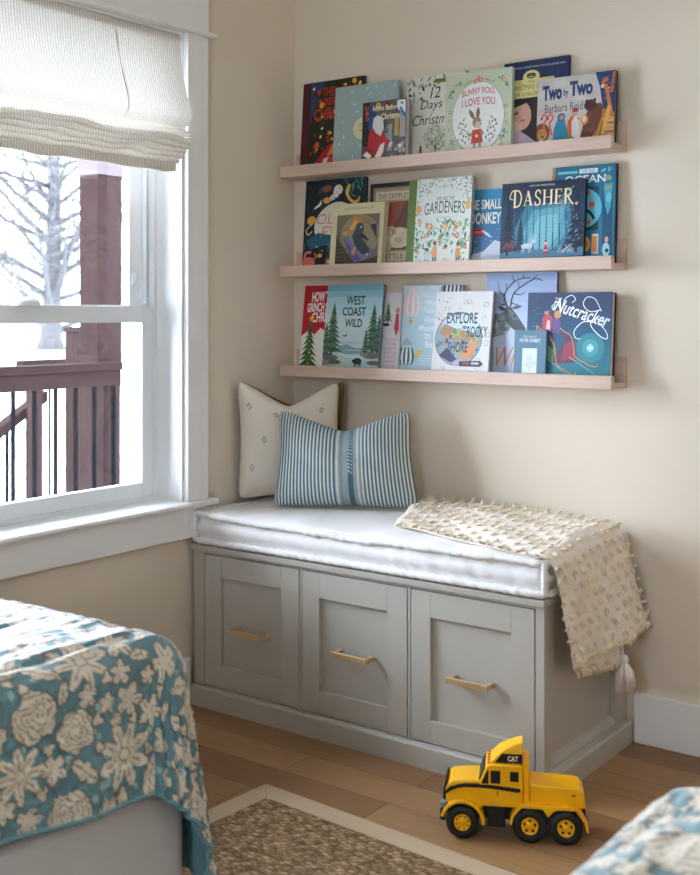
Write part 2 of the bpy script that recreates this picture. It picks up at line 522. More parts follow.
# ------------------------------------------------------------------ picture ledges
LEDGE = {1: 1.5919, 2: 1.2793, 3: 0.9666}
LEDGE_WORD = {1: 'top', 2: 'middle', 3: 'bottom'}
LX0, LX1 = 0.0233, 1.1416
for k, zt in LEDGE.items():
    zb = zt - 0.0347
    root = empty('picture_ledge', (LX0, 0, zb))
    tag(root, {1: 'pale maple picture ledge on the wall, topmost of three', 2: 'pale maple picture ledge on the wall, between the two other ledges',
               3: 'pale maple picture ledge on the wall, lowest, just above the pillows'}[k], 'shelf', 'maple picture ledges on the back wall')
    off = (LX0, 0, zb)
    MB().box(LX0, LX1, -0.083, -0.016, zb, zb + 0.016).build('base_board', MAPLE, root, off, bevel=0.0008)
    MB().box(LX0, LX1, -0.1011, -0.0831, zb, zt).build('front_lip', MAPLE, root, off, bevel=0.0015)
    MB().box(LX0, LX1, -0.0159, -0.0005, zb, zb + 0.083).build('back_board', MAPLE, root, off, bevel=0.001)

# ------------------------------------------------------------------ storage bench
def storage_bench():
    loc = (0.58, -0.24, 0)
    root = empty('storage_bench', loc)
    tag(root, 'grey painted storage bench with three shaker drawers under the white cushion', 'bench')
    yf = -0.4808
    m = MB()
    m.box(0.0192, 1.128, -0.462, -0.002, 0, 0.447)
    for (a, b) in ((0.0192, 0.0615), (0.4135, 0.4200), (0.7640, 0.7706), (1.1200, 1.1425)):
        m.box(a, b, yf, -0.462, 0, 0.447)
    for (a, b) in ((0.0615, 0.4135), (0.42, 0.764), (0.7706, 1.12)):
        m.box(a, b, yf, -0.462, 0.4405, 0.447)
        m.box(a, b, yf, -0.462, 0, 0.0605)
    m.box(1.128, 1.1425, -0.462, -0.436, 0, 0.447)
    m.box(1.128, 1.1425, -0.078, -0.002, 0, 0.447)
    m.box(1.128, 1.1425, -0.436, -0.078, 0.428, 0.447)
    m.prism([(1.128, 0), (1.1425, 0), (1.1425, 0.066), (1.139, 0.072), (1.128, 0.083)], -0.436, -0.078)
    m.build('carcass', GREY, root, loc, bevel=0.0008)
    m = MB()
    m.prism([(yf, 0.0), (yf - 0.0125, 0.0), (yf - 0.0125, 0.052), (yf - 0.009, 0.0575), (yf, 0.0585)], 0.0148, 1.1626, 'x')
    m.prism([(1.1427, 0.0), (1.1626, 0.0), (1.1626, 0.052), (1.159, 0.0575), (1.1427, 0.0585)], yf, -0.0165)
    m.build('plinth', GREY, root, loc)
    MB().box(0.0165, 1.146, -0.4895, -0.002, 0.4471, 0.4638).build('top', GREY, root, loc, bevel=0.0025)
    for (a, b, p0, p1, q0, q1, hc) in ((0.0640, 0.4110, 0.127, 0.349, 0.129, 0.377, 0.244), (0.4225, 0.7615, 0.4805, 0.7003, 0.1247, 0.3705, 0.597), (0.7731, 1.1175, 0.830, 1.0563, 0.119, 0.3745, 0.949)):
        z0, z1 = 0.0635, 0.4382
        yd = yf - 0.0008
        m = MB()
        m.box(a, p0, yd, -0.4622, z0, z1); m.box(p1, b, yd, -0.4622, z0, z1)
        m.box(p0, p1, yd, -0.4622, z0, q0); m.box(p0, p1, yd, -0.4622, q1, z1)
        m.box(p0, p1, -0.4705, -0.4625, q0, q1)
        d = m.build('drawer', GREY, root, loc, bevel=0.0012)
        h = MB()
        hz = 0.2395
        w2 = 0.059
        h.box(hc - w2, hc + w2, -0.512, -0.5015, hz - 0.0075, hz + 0.0075)
        for s in (-1, 1):
            cx = hc + s * (w2 - 0.008)
            h.box(cx - 0.007, cx + 0.007, -0.5015, -0.471, hz - 0.0055, hz + 0.0055)
        h.build('handle', BRASS, d, loc, bevel=0.0018)
storage_bench()

# ------------------------------------------------------------------ seat cushion with rolled edges
def rrect(x0, x1, y0, y1, r, n):
    """evenly spaced points round a rounded rectangle, with outward normals"""
    segs = []
    L = [(x1 - x0 - 2 * r), PI * r / 2, (y1 - y0 - 2 * r), PI * r / 2] * 2
    tot = sum(L)
    pts = []
    starts = [((x0 + r, y0), (1, 0)), None, ((x1, y0 + r), (0, 1)), None, ((x1 - r, y1), (-1, 0)), None, ((x0, y1 - r), (0, -1)), None]
    cen = [None, (x1 - r, y0 + r, -PI / 2), None, (x1 - r, y1 - r, 0), None, (x0 + r, y1 - r, PI / 2), None, (x0 + r, y0 + r, PI)]
    for i in range(n):
        d = tot * i / n
        k = 0
        while d > L[k]:
            d -= L[k]; k += 1
        if k % 2 == 0:
            (px, py), (dx, dy) = starts[k]
            pts.append((px + dx * d, py + dy * d, dy, -dx))
        else:
            cx, cy, a0 = cen[k]
            a = a0 + d / r
            pts.append((cx + r * math.cos(a), cy + r * math.sin(a), math.cos(a), math.sin(a)))
    return pts
def wob(s, seed):
    return math.sin(s * 37 + seed) * 0.5 + math.sin(s * 71 + seed * 2.3) * 0.3 + math.sin(s * 143 + seed * 1.7) * 0.2
def seat_cushion():
    loc = (0.58, -0.24, 0.464)
    root = empty('seat_cushion', loc)
    tag(root, 'white tufted mattress cushion with rolled edges lying on the grey bench', 'cushion')
    n = 420
    R = rrect(0.026, 1.142, -0.481, -0.016, 0.022, n)
    prof = [(-0.05, 0.4645), (-0.004, 0.465), (0.002, 0.470), (0.0, 0.480), (0.001, 0.488), (0.007, 0.500), (0.0095, 0.511), (0.006, 0.523), (0.0, 0.532),
            (-0.001, 0.538), (-0.003, 0.547), (-0.012, 0.5535), (-0.025, 0.555), (-0.045, 0.557), (-0.08, 0.5585), (-0.12, 0.5595), (-0.17, 0.560), (-0.22, 0.560)]
    v, f = [], []
    for j, (o, z) in enumerate(prof):
        for i, (px, py, nx, ny) in enumerate(R):
            s = i / n * 3.2
            a = 0.0012 * wob(s * 1.7, j * 0.35)
            if 4 <= j <= 8: a += 0.0016 * wob(s * 2.3 + j * 0.05, 2) + 0.0007 * math.sin(s * 117 + j * 0.4)
            dz = 0.0
            if j >= 10:
                dz = (0.0026 * math.sin(px * 19 + j * 0.8) * math.sin(py * 17 + 1) + 0.002 * math.sin(px * 43 + py * 31)) * min(1, (17 - j) / 4)
            oy = max(-1, min(1, (o + a)))
            # inset moves towards the centre line, never past it
            qx = px + nx * oy
            qy = py + ny * oy
            if o < -0.03:
                t = (-o - 0.03) / 0.19
                qx = px + (max(0.26, min(0.90, px)) - px) * t * 1.0 + nx * -0.03 * (1 - t)
                qy = py + (-0.2485 + (0.02 if py > -0.25 else -0.02) - py) * t + ny * -0.03 * (1 - t)
            v.append((qx, qy, z + dz))
    k = len(prof)
    for j in range(k - 1):
        for i in range(n):
            f.append((j * n + i, j * n + (i + 1) % n, (j + 1) * n + (i + 1) % n, (j + 1) * n + i))
    f.append(tuple(range(n - 1, -1, -1)))
    top_cap = tuple((k - 1) * n + i for i in range(n))
    m = MB(); m.add(v, f, 0, True); m.f.append(top_cap); m.mi.append(0); m.smooth.append(False)
    m.build('mattress', LINEN, root, loc)
    for (o, z, r, sd) in ((0.006, 0.4752, 0.0088, 1), (0.003, 0.5475, 0.0088, 4)):
        pts, rs = [], []
        for i, (px, py, nx, ny) in enumerate(R):
            s = i / n * 3.2
            w = wob(s, sd)
            zz = z + (0.0022 * wob(s * 0.5, sd + 3) if z > 0.5 else 0.0008 * (w + 1))
            if z > 0.5: zz += 0.005 * math.exp(-(((px - 0.02) ** 2 + (py + 0.49) ** 2) / 0.004)) - 0.005 * math.exp(-((px - 0.55) / 0.25) ** 2)
            pts.append((px + nx * (o + 0.0012 * w), py + ny * (o + 0.0012 * w), zz))
            rs.append(r * (1 + 0.14 * math.sin(s * 210 + sd) + 0.1 * w))
        MB().tube(pts, rs, 10, closed=True).build('rolled_edge', LINEN, root, loc)
    for (cx, cy) in ((0.0315, -0.4775), (1.139, -0.4765), (1.139, -0.022)):
        sx, sy = (-1 if cx < 0.5 else 1), (-1 if cy < -0.2 else 1)
        pts = [(cx + sx * (0.003 + 0.004 * math.sin(t * PI)), cy + sy * (0.003 + 0.004 * math.sin(t * PI)), 0.4735 + 0.076 * t) for t in [q / 14 for q in range(15)]]
        rs = [0.0085 * (1 + 0.12 * math.sin(q * 2.1)) for q in range(15)]
        MB().tube(pts, rs, 10).build('rolled_corner', LINEN, root, loc)
seat_cushion()

# ------------------------------------------------------------------ meshes with a colour per vertex
def vcol_mesh(name, V, F, C, mat, parent=None, off=None, smooth=True):
    me = bpy.data.meshes.new(name)
    V = np.asarray(V, np.float32)
    if off is not None: V = V - np.asarray(off, np.float32)
    F = np.asarray(F, np.int32)
    me.vertices.add(len(V)); me.vertices.foreach_set('co', V.ravel())
    nl = F.shape[1]
    me.loops.add(F.size); me.loops.foreach_set('vertex_index', F.ravel())
    me.polygons.add(len(F)); me.polygons.foreach_set('loop_start', np.arange(0, F.size, nl, dtype=np.int32))
    me.polygons.foreach_set('use_smooth', np.full(len(F), smooth))
    me.update(calc_edges=True)
    if C is not None:
        a = me.color_attributes.new('Col', 'FLOAT_COLOR', 'POINT')
        C = np.asarray(C, np.float32)
        if C.shape[1] == 3: C = np.concatenate([C, np.ones((len(C), 1), np.float32)], 1)
        a.data.foreach_set('color', C.ravel())
    me.materials.append(mat)
    me.validate()
    o = bpy.data.objects.new(name, me)
    COL.objects.link(o)
    if parent is not None: o.parent = parent
    elif off is not None: o.location = off
    return o
def grid_faces(nu, nv, flip=False):
    i, j = np.meshgrid(np.arange(nu - 1), np.arange(nv - 1))
    a = (j * nu + i).ravel()
    q = np.stack([a, a + 1, a + nu + 1, a + nu], 1)
    return q[:, ::-1] if flip else q

def L3(c): return np.array(lin(c)[:3])

# ------------------------------------------------------------------ pillows
def pillow_surface(BL, BR, TR, TL, thick, chop, nu, nv, inset=0.06, side=1):
    """side +1 = towards the room. returns vertex array (nv,nu,3)"""
    BL, BR, TR, TL = [np.array(p, float) for p in (BL, BR, TR, TL)]
    u = np.linspace(0, 1, nu)[None, :]; v = np.linspace(0, 1, nv)[:, None]
    U, V = np.broadcast_arrays(u, v)
    Uo, Vo = U, V
    X_, Y_ = np.abs(2 * U - 1), np.abs(2 * V - 1)
    kc = 1 - 0.05 * (np.minimum(X_, Y_) / np.maximum(np.maximum(X_, Y_), 1e-6)) ** 8 * np.maximum(X_, Y_) ** 9
    U, V = 0.5 + (U - 0.5) * kc, 0.5 + (V - 0.5) * kc
    # concave edges: pull the middle of every edge inwards
    k = inset
    pu = U + k * (np.sin(PI * V)) * (0.5 - U) * 2 * np.abs(2 * U - 1) ** 2
    pv = V + k * (np.sin(PI * U)) * (0.5 - V) * 2 * np.abs(2 * V - 1) ** 2
    # chop in the top edge
    dip = chop * np.clip(1.05 - np.sqrt((2 * U - 1) ** 2 + 0.012), 0, 1) ** 1.15 * np.clip(V, 0, 1) ** 2.6
    pv = pv - dip
    P = ((1 - pu) * (1 - pv))[..., None] * BL + (pu * (1 - pv))[..., None] * BR + (pu * pv)[..., None] * TR + ((1 - pu) * pv)[..., None] * TL
    nrm = np.cross(BR - BL, TL - BL); nrm /= np.linalg.norm(nrm)
    e = np.clip((1 - np.abs(2 * U - 1) ** 2.2) * (1 - np.abs(2 * V - 1) ** 2.2), 0, 1)
    t = thick * e ** 0.46 * (1 - 0.45 * np.exp(-(np.abs(U - 0.5) / 0.12) ** 1.4) * V ** 1.6)
    t = t + 0.0025 * e * np.sin(U * 17 + V * 9) * np.sin(V * 13 - U * 5)
    # ripples that run from the chop
    t = t + 0.004 * e * np.sin((U - 0.5) * 26 * (1.2 - V)) * np.exp(-((V - 0.85) / 0.25) ** 2)
    P = P + nrm * (side * t)[..., None]
    return P, Uo, Vo
def pillow(name, corners, thick, chop, colour_front, colour_back, nu, nv, mat, label, base, inset=0.06, back_thick=None, back_corners=None):
    root = empty(name, base)
    tag(root, label, 'pillow', 'pillows on the bench')
    P, U, V = pillow_surface(*corners, thick, chop, nu, nv, inset, 1)
    f = vcol_mesh('cover', P.reshape(-1, 3), grid_faces(nu, nv), colour_front(U.ravel(), V.ravel()), mat, root, base)
    P2, U, V = pillow_surface(*(back_corners or corners), back_thick or thick, chop, nu // 3, nv // 3, inset, -1)
    vcol_mesh('back_cover', P2.reshape(-1, 3), grid_faces(nu // 3, nv // 3, True), colour_back(U.ravel(), V.ravel()), mat, root, base)
    # seam cord
    ring = [P[0, i] for i in range(0, nu, 4)] + [P[j, nu - 1] for j in range(0, nv, 4)] + [P[nv - 1, i] for i in range(nu - 1, -1, -4)] + [P[j, 0] for j in range(nv - 1, -1, -4)]
    return root, ring
FABRIC = attr_mat('woven_pillow_cotton', 0.95, 0.15, 0.15, 900, 0.35)
def stripes(u, v):
    teal, teal2, off, grey = L3('3c616a'), L3('557f87'), L3('d6d8d5'), L3('a3b3b7')
    w = 0.5 + 0.5 * np.cos(u * 2 * PI * 38)
    w = np.clip((w - 0.46) * 3 + 0.5, 0, 1)
    wv = 0.5 + 0.5 * np.sin(v * 190 + u * 30)
    tc = teal2[None] * (1 - wv[:, None] * 0.45) + teal[None] * wv[:, None] * 0.45
    c = off[None] * (1 - w[:, None]) + tc * w[:, None]
    def band(a, b, col):
        k = (u >= a) & (u < b)
        c[k] = col
    band(0.455, 0.635, grey * 0.82)
    band(0.46, 0.478, off); band(0.610, 0.622, off * 0.95)
    band(0.497, 0.503, teal2)
    k = (u > 0.455) & (u < 0.635) & (np.sin(v * 260 + u * 40) > 0.3)
    c[k] = c[k] * 0.9
    band(0.545, 0.582, teal2 * 0.7)
    k = (u > 0.549) & (u < 0.558) & (np.sin(v * 150) > 0.25) & (v > 0.32)
    c[k] = off
    k = (u > 0.568) & (u < 0.577) & (np.sin(v * 150 + 2) > 0.25) & (v > 0.32)
    c[k] = off * 0.8
    return c
def motifs(u, v):
    c = np.tile(L3('e6dccd'), (len(u), 1))
    n = 0.03 * np.sin(u * 400) * np.sin(v * 400)
    c = c * (1 + n[:, None])
    for (mu, mv, col) in ((0.10, 0.80, 'a39684'), (0.36, 0.80, 'b29a70'), (0.80, 0.80, '9d9a93'), (0.24, 0.53, 'a39c96'), (0.42, 0.26, 'a39c96'), (0.12, 0.28, 'b0a79b'), (0.66, 0.55, 'a39c96'), (0.80, 0.28, 'a39c96')):
        d = np.abs(u - mu) / 0.028 + np.abs(v - mv) / 0.036
        k = ((d < 1.0) & (d > 0.55)) | (d < 0.18)
        c[k] = L3(col)
    return c
pillow('throw_pillow', ((0.018, -0.292, 0.566), (0.245, -0.065, 0.566), (0.226, -0.055, 0.926), (0.022, -0.300, 0.936)), 0.075, 0.21,
       motifs, lambda u, v: np.tile(L3('8f6c50'), (len(u), 1)), 200, 200, FABRIC,
       'cream square pillow with small diamond motifs leaning in the corner behind the striped pillow', (0.13, -0.16, 0.566), 0.035, 0.05, ((0.021, -0.287, 0.568), (0.248, -0.062, 0.568), (0.239, -0.036, 0.930), (0.024, -0.298, 0.934)))
pillow('lumbar_pillow', ((0.180, -0.320, 0.563), (0.566, -0.122, 0.567), (0.512, -0.088, 0.850), (0.148, -0.250, 0.846)), 0.078, 0.215,
       stripes, lambda u, v: np.tile(L3('cfd0cb'), (len(u), 1)), 460, 160, FABRIC,
       'teal and white striped lumbar pillow standing in front of the cream pillow', (0.34, -0.2, 0.57), 0.03, 0.045)

# ------------------------------------------------------------------ tufted throw
def throw():
    loc = (1.0, -0.25, 0.575)
    root = empty('throw_blanket', loc)
    tag(root, 'cream tufted throw blanket draped over the right end of the bench cushion', 'blanket')
    A, B = np.array((0.640, -0.362, 0.566)), np.array((0.535, -0.032, 0.590))
    Cc, D = np.array((1.128, -0.482, 0.5665)), np.array((1.128, -0.100, 0.588))
    E, F = np.array((1.190, -0.428, 0.316)), np.array((1.214, -0.035, 0.325))
    def lerp(a, b, t): return a + (b - a) * t
    def surf(s, t, lift=0.0):
        # s 0..1.0 top, 1..1.12 bend, ..2 hang
        if s <= 1.0:
            p = lerp(lerp(A, B, t), lerp(Cc, D, t), s)
            p = p + np.array((0, 0, 0.010 * math.sin(PI * min(1, t * 1.05)) + 0.004 * math.sin(s * 11 + t * 4) * (1 - abs(2 * t - 1) * 0.6) + 0.003 * math.sin(t * 17 + s * 6)))
            p[2] += lift
            return p
        q = (s - 1.0)
        top = lerp(Cc, D, t)
        bot = lerp(E, F, t)
        # rounded bend
        if q < 0.2:
            a = q / 0.2 * PI / 2
            r = 0.044  # samples sky through the added window behind the camera
            tp = top + np.array((math.sin(a) * r, 0.012 * (q / 0.2), -(1 - math.cos(a)) * r + 0.010 * math.sin(PI * t) * math.cos(a)))  # samples sky through the added left window
            return tp + np.array((0, 0, lift * math.cos(a))) + np.array((lift * math.sin(a), 0, 0))
        w = (q - 0.2) / 0.8
        st = top + np.array((0.044, 0.012, -0.044))
        p = lerp(st, bot, w)
        p = p + np.array((0.006 * math.sin(t * 9 + w * 2) * w + 0.004 * math.sin(t * 21) * w, 0.004 * math.sin(w * 8), 0.010 * w * math.sin(t * PI) * -1))
        return p + np.array((lift, 0, 0))
    nu, nv = 120, 50
    m = MB()
    m.grid(lambda u, v: tuple(surf(u * 2.0, v)), nu, nv)
    o = m.build('cloth', CREAM, root, loc, fix=False)
    md = o.modifiers.new('thick', 'SOLIDIFY'); md.thickness = 0.005; md.offset = -1
    # lower layer showing below the hem
    E2, F2 = np.array((1.177, -0.400, 0.290)), np.array((1.188, -0.165, 0.254))
    def under(u, v):
        st = np.array((1.166, -0.43 + 0.25 * u, 0.46)); en = lerp(E2, F2, u)
        p = lerp(st, en, v)
        p[0] += 0.004 * math.sin(u * 14) * v
        p[2] += 0.006 * math.sin(u * 19) * v
        return tuple(p)
    o = MB().grid(under, 40, 20).build('under_layer', CREAM, root, loc, fix=False)
    md = o.modifiers.new('thick', 'SOLIDIFY'); md.thickness = 0.004
    # tufts
    tm = MB()
    def strand(p, d, nrm, ln, w):
        p = np.array(p); d = np.array(d) / np.linalg.norm(d)
        side = np.cross(d, nrm); side /= (np.linalg.norm(side) + 1e-9)
        pts = [p, p + d * ln * 0.5 + nrm * ln * 0.34, p + d * ln + nrm * ln * 0.30]
        tm.tube(pts, [w, w * 1.1, w * 0.55], 5)
    def tuft(s, t, ln=0.0145, dirx=None, n=5):
        p = surf(s, t, 0.001)
        e = 0.01
        ps = surf(min(s + e, 2.0), t) - surf(s - e, t); pt = surf(s, min(t + e, 1)) - surf(s, max(t - e, 0))
        nrm = np.cross(ps, pt); nrm /= np.linalg.norm(nrm)
        if s <= 1.05 and nrm[2] < 0: nrm = -nrm
        if s > 1.05 and nrm[0] < 0: nrm = -nrm
        ps /= np.linalg.norm(ps); pt /= np.linalg.norm(pt)
        for k in range(n):
            a = dirx if dirx is not None else 0
            base = p + pt * (k - (n - 1) / 2) * (0.0030 if s > 1.05 else 0.0016) + ps * random.uniform(-0.003, 0.003)
            d = ps * (1 if not dirx else 0.25) + pt * random.uniform(-0.6, 0.6) + (pt * dirx if dirx else 0)
            strand(base, d, nrm, ln * random.uniform(0.75, 1.2), 0.0020)
    rows = [0.03, 0.09, 0.15, 0.21, 0.27, 0.33, 0.39, 0.45, 0.51, 0.57, 0.63, 0.69, 0.75, 0.81, 0.87, 0.93, 0.99, 1.07, 1.15, 1.235, 1.345, 1.455, 1.565, 1.675, 1.785, 1.895]
    for ri, s in enumerate(rows):
        nt_ = 9 if s > 1.0 else 8
        for k in range(nt_):
            t = (k + 0.5 + (0.22 if ri % 2 else -0.22)) / nt_ + random.uniform(-0.012, 0.012)
            tuft(s + random.uniform(-0.008, 0.008), min(0.985, max(0.015, t)))
        tuft(s, 0.004, 0.017, -1.3, 5); tuft(s, 0.996, 0.017, 1.3, 5)
    for k in range(26):
        tuft(1.985, (k + 0.5) / 26, 0.014)
    for k in range(14):
        p = np.array((1.180, -0.395 + 0.22 * k / 13, 0.288 - 0.034 * k / 13))
        for q in range(4):
            strand(p + np.array((0.002, random.uniform(-.008, .008), 0.004)), (0.3, random.uniform(-.5, .5), -1), np.array((1., 0, 0)), 0.02, 0.0024)
    o = tm.build('tufts', TUFT, root, loc, fix=False)
    o['kind'] = 'stuff'
    # tassel at the far corner of the lower layer
    T = MB()
    base = np.array((1.196, -0.150, 0.262))
    T.tube([base + np.array((-.008, 0, .03)), base], 0.004, 8)
    T.lathe([(0.003, 0.008), (0.011, 0.003), (0.013, -0.006), (0.010, -0.016), (0.012, -0.022)], 16, 'z', tuple(base))
    for k in range(90):
        a, r = random.uniform(0, 2 * PI), math.sqrt(random.random())
        top = base + np.array((0.009 * r * math.cos(a), 0.009 * r * math.sin(a), -0.014))
        bot = base + np.array((0.024 * r * math.cos(a) , 0.036 * r * math.sin(a) + 0.012, -0.083 + random.uniform(-.004, .008)))
        mid = (top + bot) / 2 + np.array((0.005 * math.cos(a), 0.005 * math.sin(a), 0.004))
        T.tube([top, mid, bot], [0.0018, 0.0022, 0.0016], 5)
    T.build('tassel', CREAM, root, loc, fix=False)
throw()

# ------------------------------------------------------------------ rug
def rug():
    ang = math.radians(-3.2)
    c0 = (0.5755, -0.8081)
    root = empty('area_rug', (c0[0], c0[1], 0), (0, 0, ang))
    tag(root, 'woven seagrass area rug with cream cotton border on the oak floor', 'rug')
    W, H, b, t = 1.75, 1.75, 0.056, 0.009
    m = MB()
    m.box(b * 0.8, W - b * 0.8, -H + b * 0.8, -b * 0.8, 0.0005, t - 0.001)
    m.build('weave', SISAL, root)
    m = MB()
    o = [(0, 0), (W, 0), (W, -H), (0, -H)]
    i = [(b, -b), (W - b, -b), (W - b, -H + b), (b, -H + b)]
    for k in range(4):
        j = (k + 1) % 4
        e = 0.0006
        quad = [o[k], o[j], i[j], i[k]]
        m.prism(quad, 0.0003, t + 0.001, 'z')
    m.build('border', BINDING, root, bevel=0.002)
rug()

# ------------------------------------------------------------------ quilts and beds
QUILT = attr_mat('printed_quilt_cotton', 0.40, 0.7, 0.7, 700, 0.2)
LINING = attr_mat('quilt_lining_cotton', 0.85, 0.2, 0.1, 700, 0.2)
def hashn(x, y, s=0):
    v = np.sin(x * 127.1 + y * 311.7 + s * 74.7) * 43758.5453
    return v - np.floor(v)
def vnoise(x, y, s=0):
    xi, yi = np.floor(x), np.floor(y)
    fx, fy = x - xi, y - yi
    fx = fx * fx * (3 - 2 * fx); fy = fy * fy * (3 - 2 * fy)
    return (hashn(xi, yi, s) * (1 - fx) + hashn(xi + 1, yi, s) * fx) * (1 - fy) + (hashn(xi, yi + 1, s) * (1 - fx) + hashn(xi + 1, yi + 1, s) * fx) * fy
TEAL_Q, TEAL_D, TEAL_L = L3('5f8c93'), L3('4a777f'), L3('93b6b9')
CRM_Q, OUT_Q, SHD_Q = L3('d6cab4'), L3('6a5b50'), L3('a3927f')
def floral(a, b, seed, fixed=()):
    """block print on flat cloth, a,b in metres -> linear colours"""
    n1 = vnoise(a * 70, b * 70, 1)[:, None]
    n2 = vnoise(a * 28, b * 28, 2)[:, None]
    c = TEAL_Q * (1 - n2) + TEAL_D * n2
    c = np.where(n1 > 0.86, TEAL_L, c)
    r = np.random.default_rng(seed)
    amin, amax, bmin, bmax = a.min(), a.max(), b.min(), b.max()
    items = [(x, y, k, rad, r.random() * 6.28) for (x, y, k, rad) in fixed]
    placed = [(x, y, rad) for (x, y, k, rad, _) in items]
    area = (amax - amin) * (bmax - bmin)
    for (kind, rad, tries) in (('rose', 0.042, int(area * 60)), ('star', 0.044, int(area * 70)), ('bud', 0.028, int(area * 500)), ('leaf', 0.034, int(area * 900)), ('bud', 0.020, int(area * 900)), ('leaf', 0.022, int(area * 4000)), ('small', 0.012, int(area * 4000))):
        for _ in range(tries):
            x, y = r.uniform(amin, amax), r.uniform(bmin, bmax)
            rr = rad * r.uniform(0.85, 1.15)
            if all((x - p) ** 2 + (y - q) ** 2 > ((rr + s) * (0.98 if kind in ('rose', 'star') else 0.80)) ** 2 for (p, q, s) in placed):
                placed.append((x, y, rr)); items.append((x, y, kind, rr, r.random() * 6.28))
    order = np.argsort(a, kind='stable')
    sa = a[order]
    # stems
    def local(x, y, R):
        i0_, i1_ = np.searchsorted(sa, x - R), np.searchsorted(sa, x + R)
        idx = order[i0_:i1_]
        idx = idx[np.abs(b[idx] - y) < R]
        return idx
    for (x, y, k, R, ph) in items:
        if k in ('leaf', 'bud'):
            idx = local(x, y, R * 2.2)
            if not len(idx): continue
            dx, dy = a[idx] - x, b[idx] - y
            ca, sn = math.cos(ph), math.sin(ph)
            X, Y = dx * ca + dy * sn, -dx * sn + dy * ca
            st = (np.abs(Y + 6 * X * X) < 0.0016) & (X > -R * 2.1) & (X < 0)
            c[idx[st]] = OUT_Q * 0.6 + TEAL_D * 0.4
    for (x, y, k, R, ph) in items:
        idx = local(x, y, R * 1.35)
        if not len(idx): continue
        dx, dy = a[idx] - x, b[idx] - y
        rr = np.hypot(dx, dy); th = np.arctan2(dy, dx) + ph
        nz = vnoise(dx * 160 + x * 999, dy * 160, 3)
        if k == 'rose':
            edge = R * (0.86 + 0.10 * np.abs(np.sin(th * 3.5)) + 0.04 * np.sin(th * 5 + 1))
            lines = np.abs(np.sin(rr / R * 15 + 1.8 * np.sin(th * 3 + rr * 90)))
            shade = (lines < 0.30 + 0.25 * nz)
        elif k == 'star':
            pt = np.abs(np.cos(th * 4))
            edge = R * (0.50 + 0.62 * pt ** 1.3)
            shade = ((np.abs(np.sin(th * 4)) < 0.16 + 0.2 * nz * (rr / R)) & (rr < 0.75 * R) & (rr > 0.22 * R)) | (np.abs(rr - 0.2 * R) < 0.0012)
        elif k == 'bud':
            pt = np.abs(np.cos(th * 2.5))
            edge = R * (0.45 + 0.55 * pt)
            shade = (np.abs(np.sin(th * 2.5)) < 0.2) & (nz > 0.35) & (rr > 0.2 * R)
        elif k == 'leaf':
            X, Y = dx * math.cos(ph) + dy * math.sin(ph), -dx * math.sin(ph) + dy * math.cos(ph)
            t = np.clip((X / R + 1) / 2, 0, 1)
            wdt = R * 0.42 * np.sin(PI * t) * (0.7 + 0.3 * np.abs(np.sin(t * 10)))
            edge = np.where(np.abs(Y) < wdt, rr + 0.004, np.where(np.abs(Y) < wdt + 0.0022, rr + 0.0008, rr - 1))
            edge = np.where(np.abs(X) > R, rr - 1, edge)
            shade = (np.abs(Y) < 0.0012) | ((np.abs(np.sin(X * 600)) < 0.3) & (nz > 0.5))
        else:
            edge = R * (0.6 + 0.4 * np.abs(np.cos(th * 1.5)))
            shade = nz > 0.75
        inside = rr < edge
        rim = inside & (rr > edge - 0.0024)
        col = CRM_Q[None] * (0.92 + 0.16 * nz[:, None])
        col = np.where(shade[:, None], SHD_Q[None] * (0.62 + 0.4 * nz[:, None]), col)
        col = np.where(rim[:, None], OUT_Q[None], col)
        c[idx[inside]] = col[inside]
        halo = (rr >= edge) & (rr < edge + 0.0018)
        c[idx[halo]] = c[idx[halo]] * 0.75
    return c
def dense_axis(lo, hi, d0, d1, fine, coarse):
    return np.unique(np.concatenate([np.arange(lo, d0, coarse), np.arange(d0, d1, fine), np.arange(d1, hi, coarse), [hi]]))
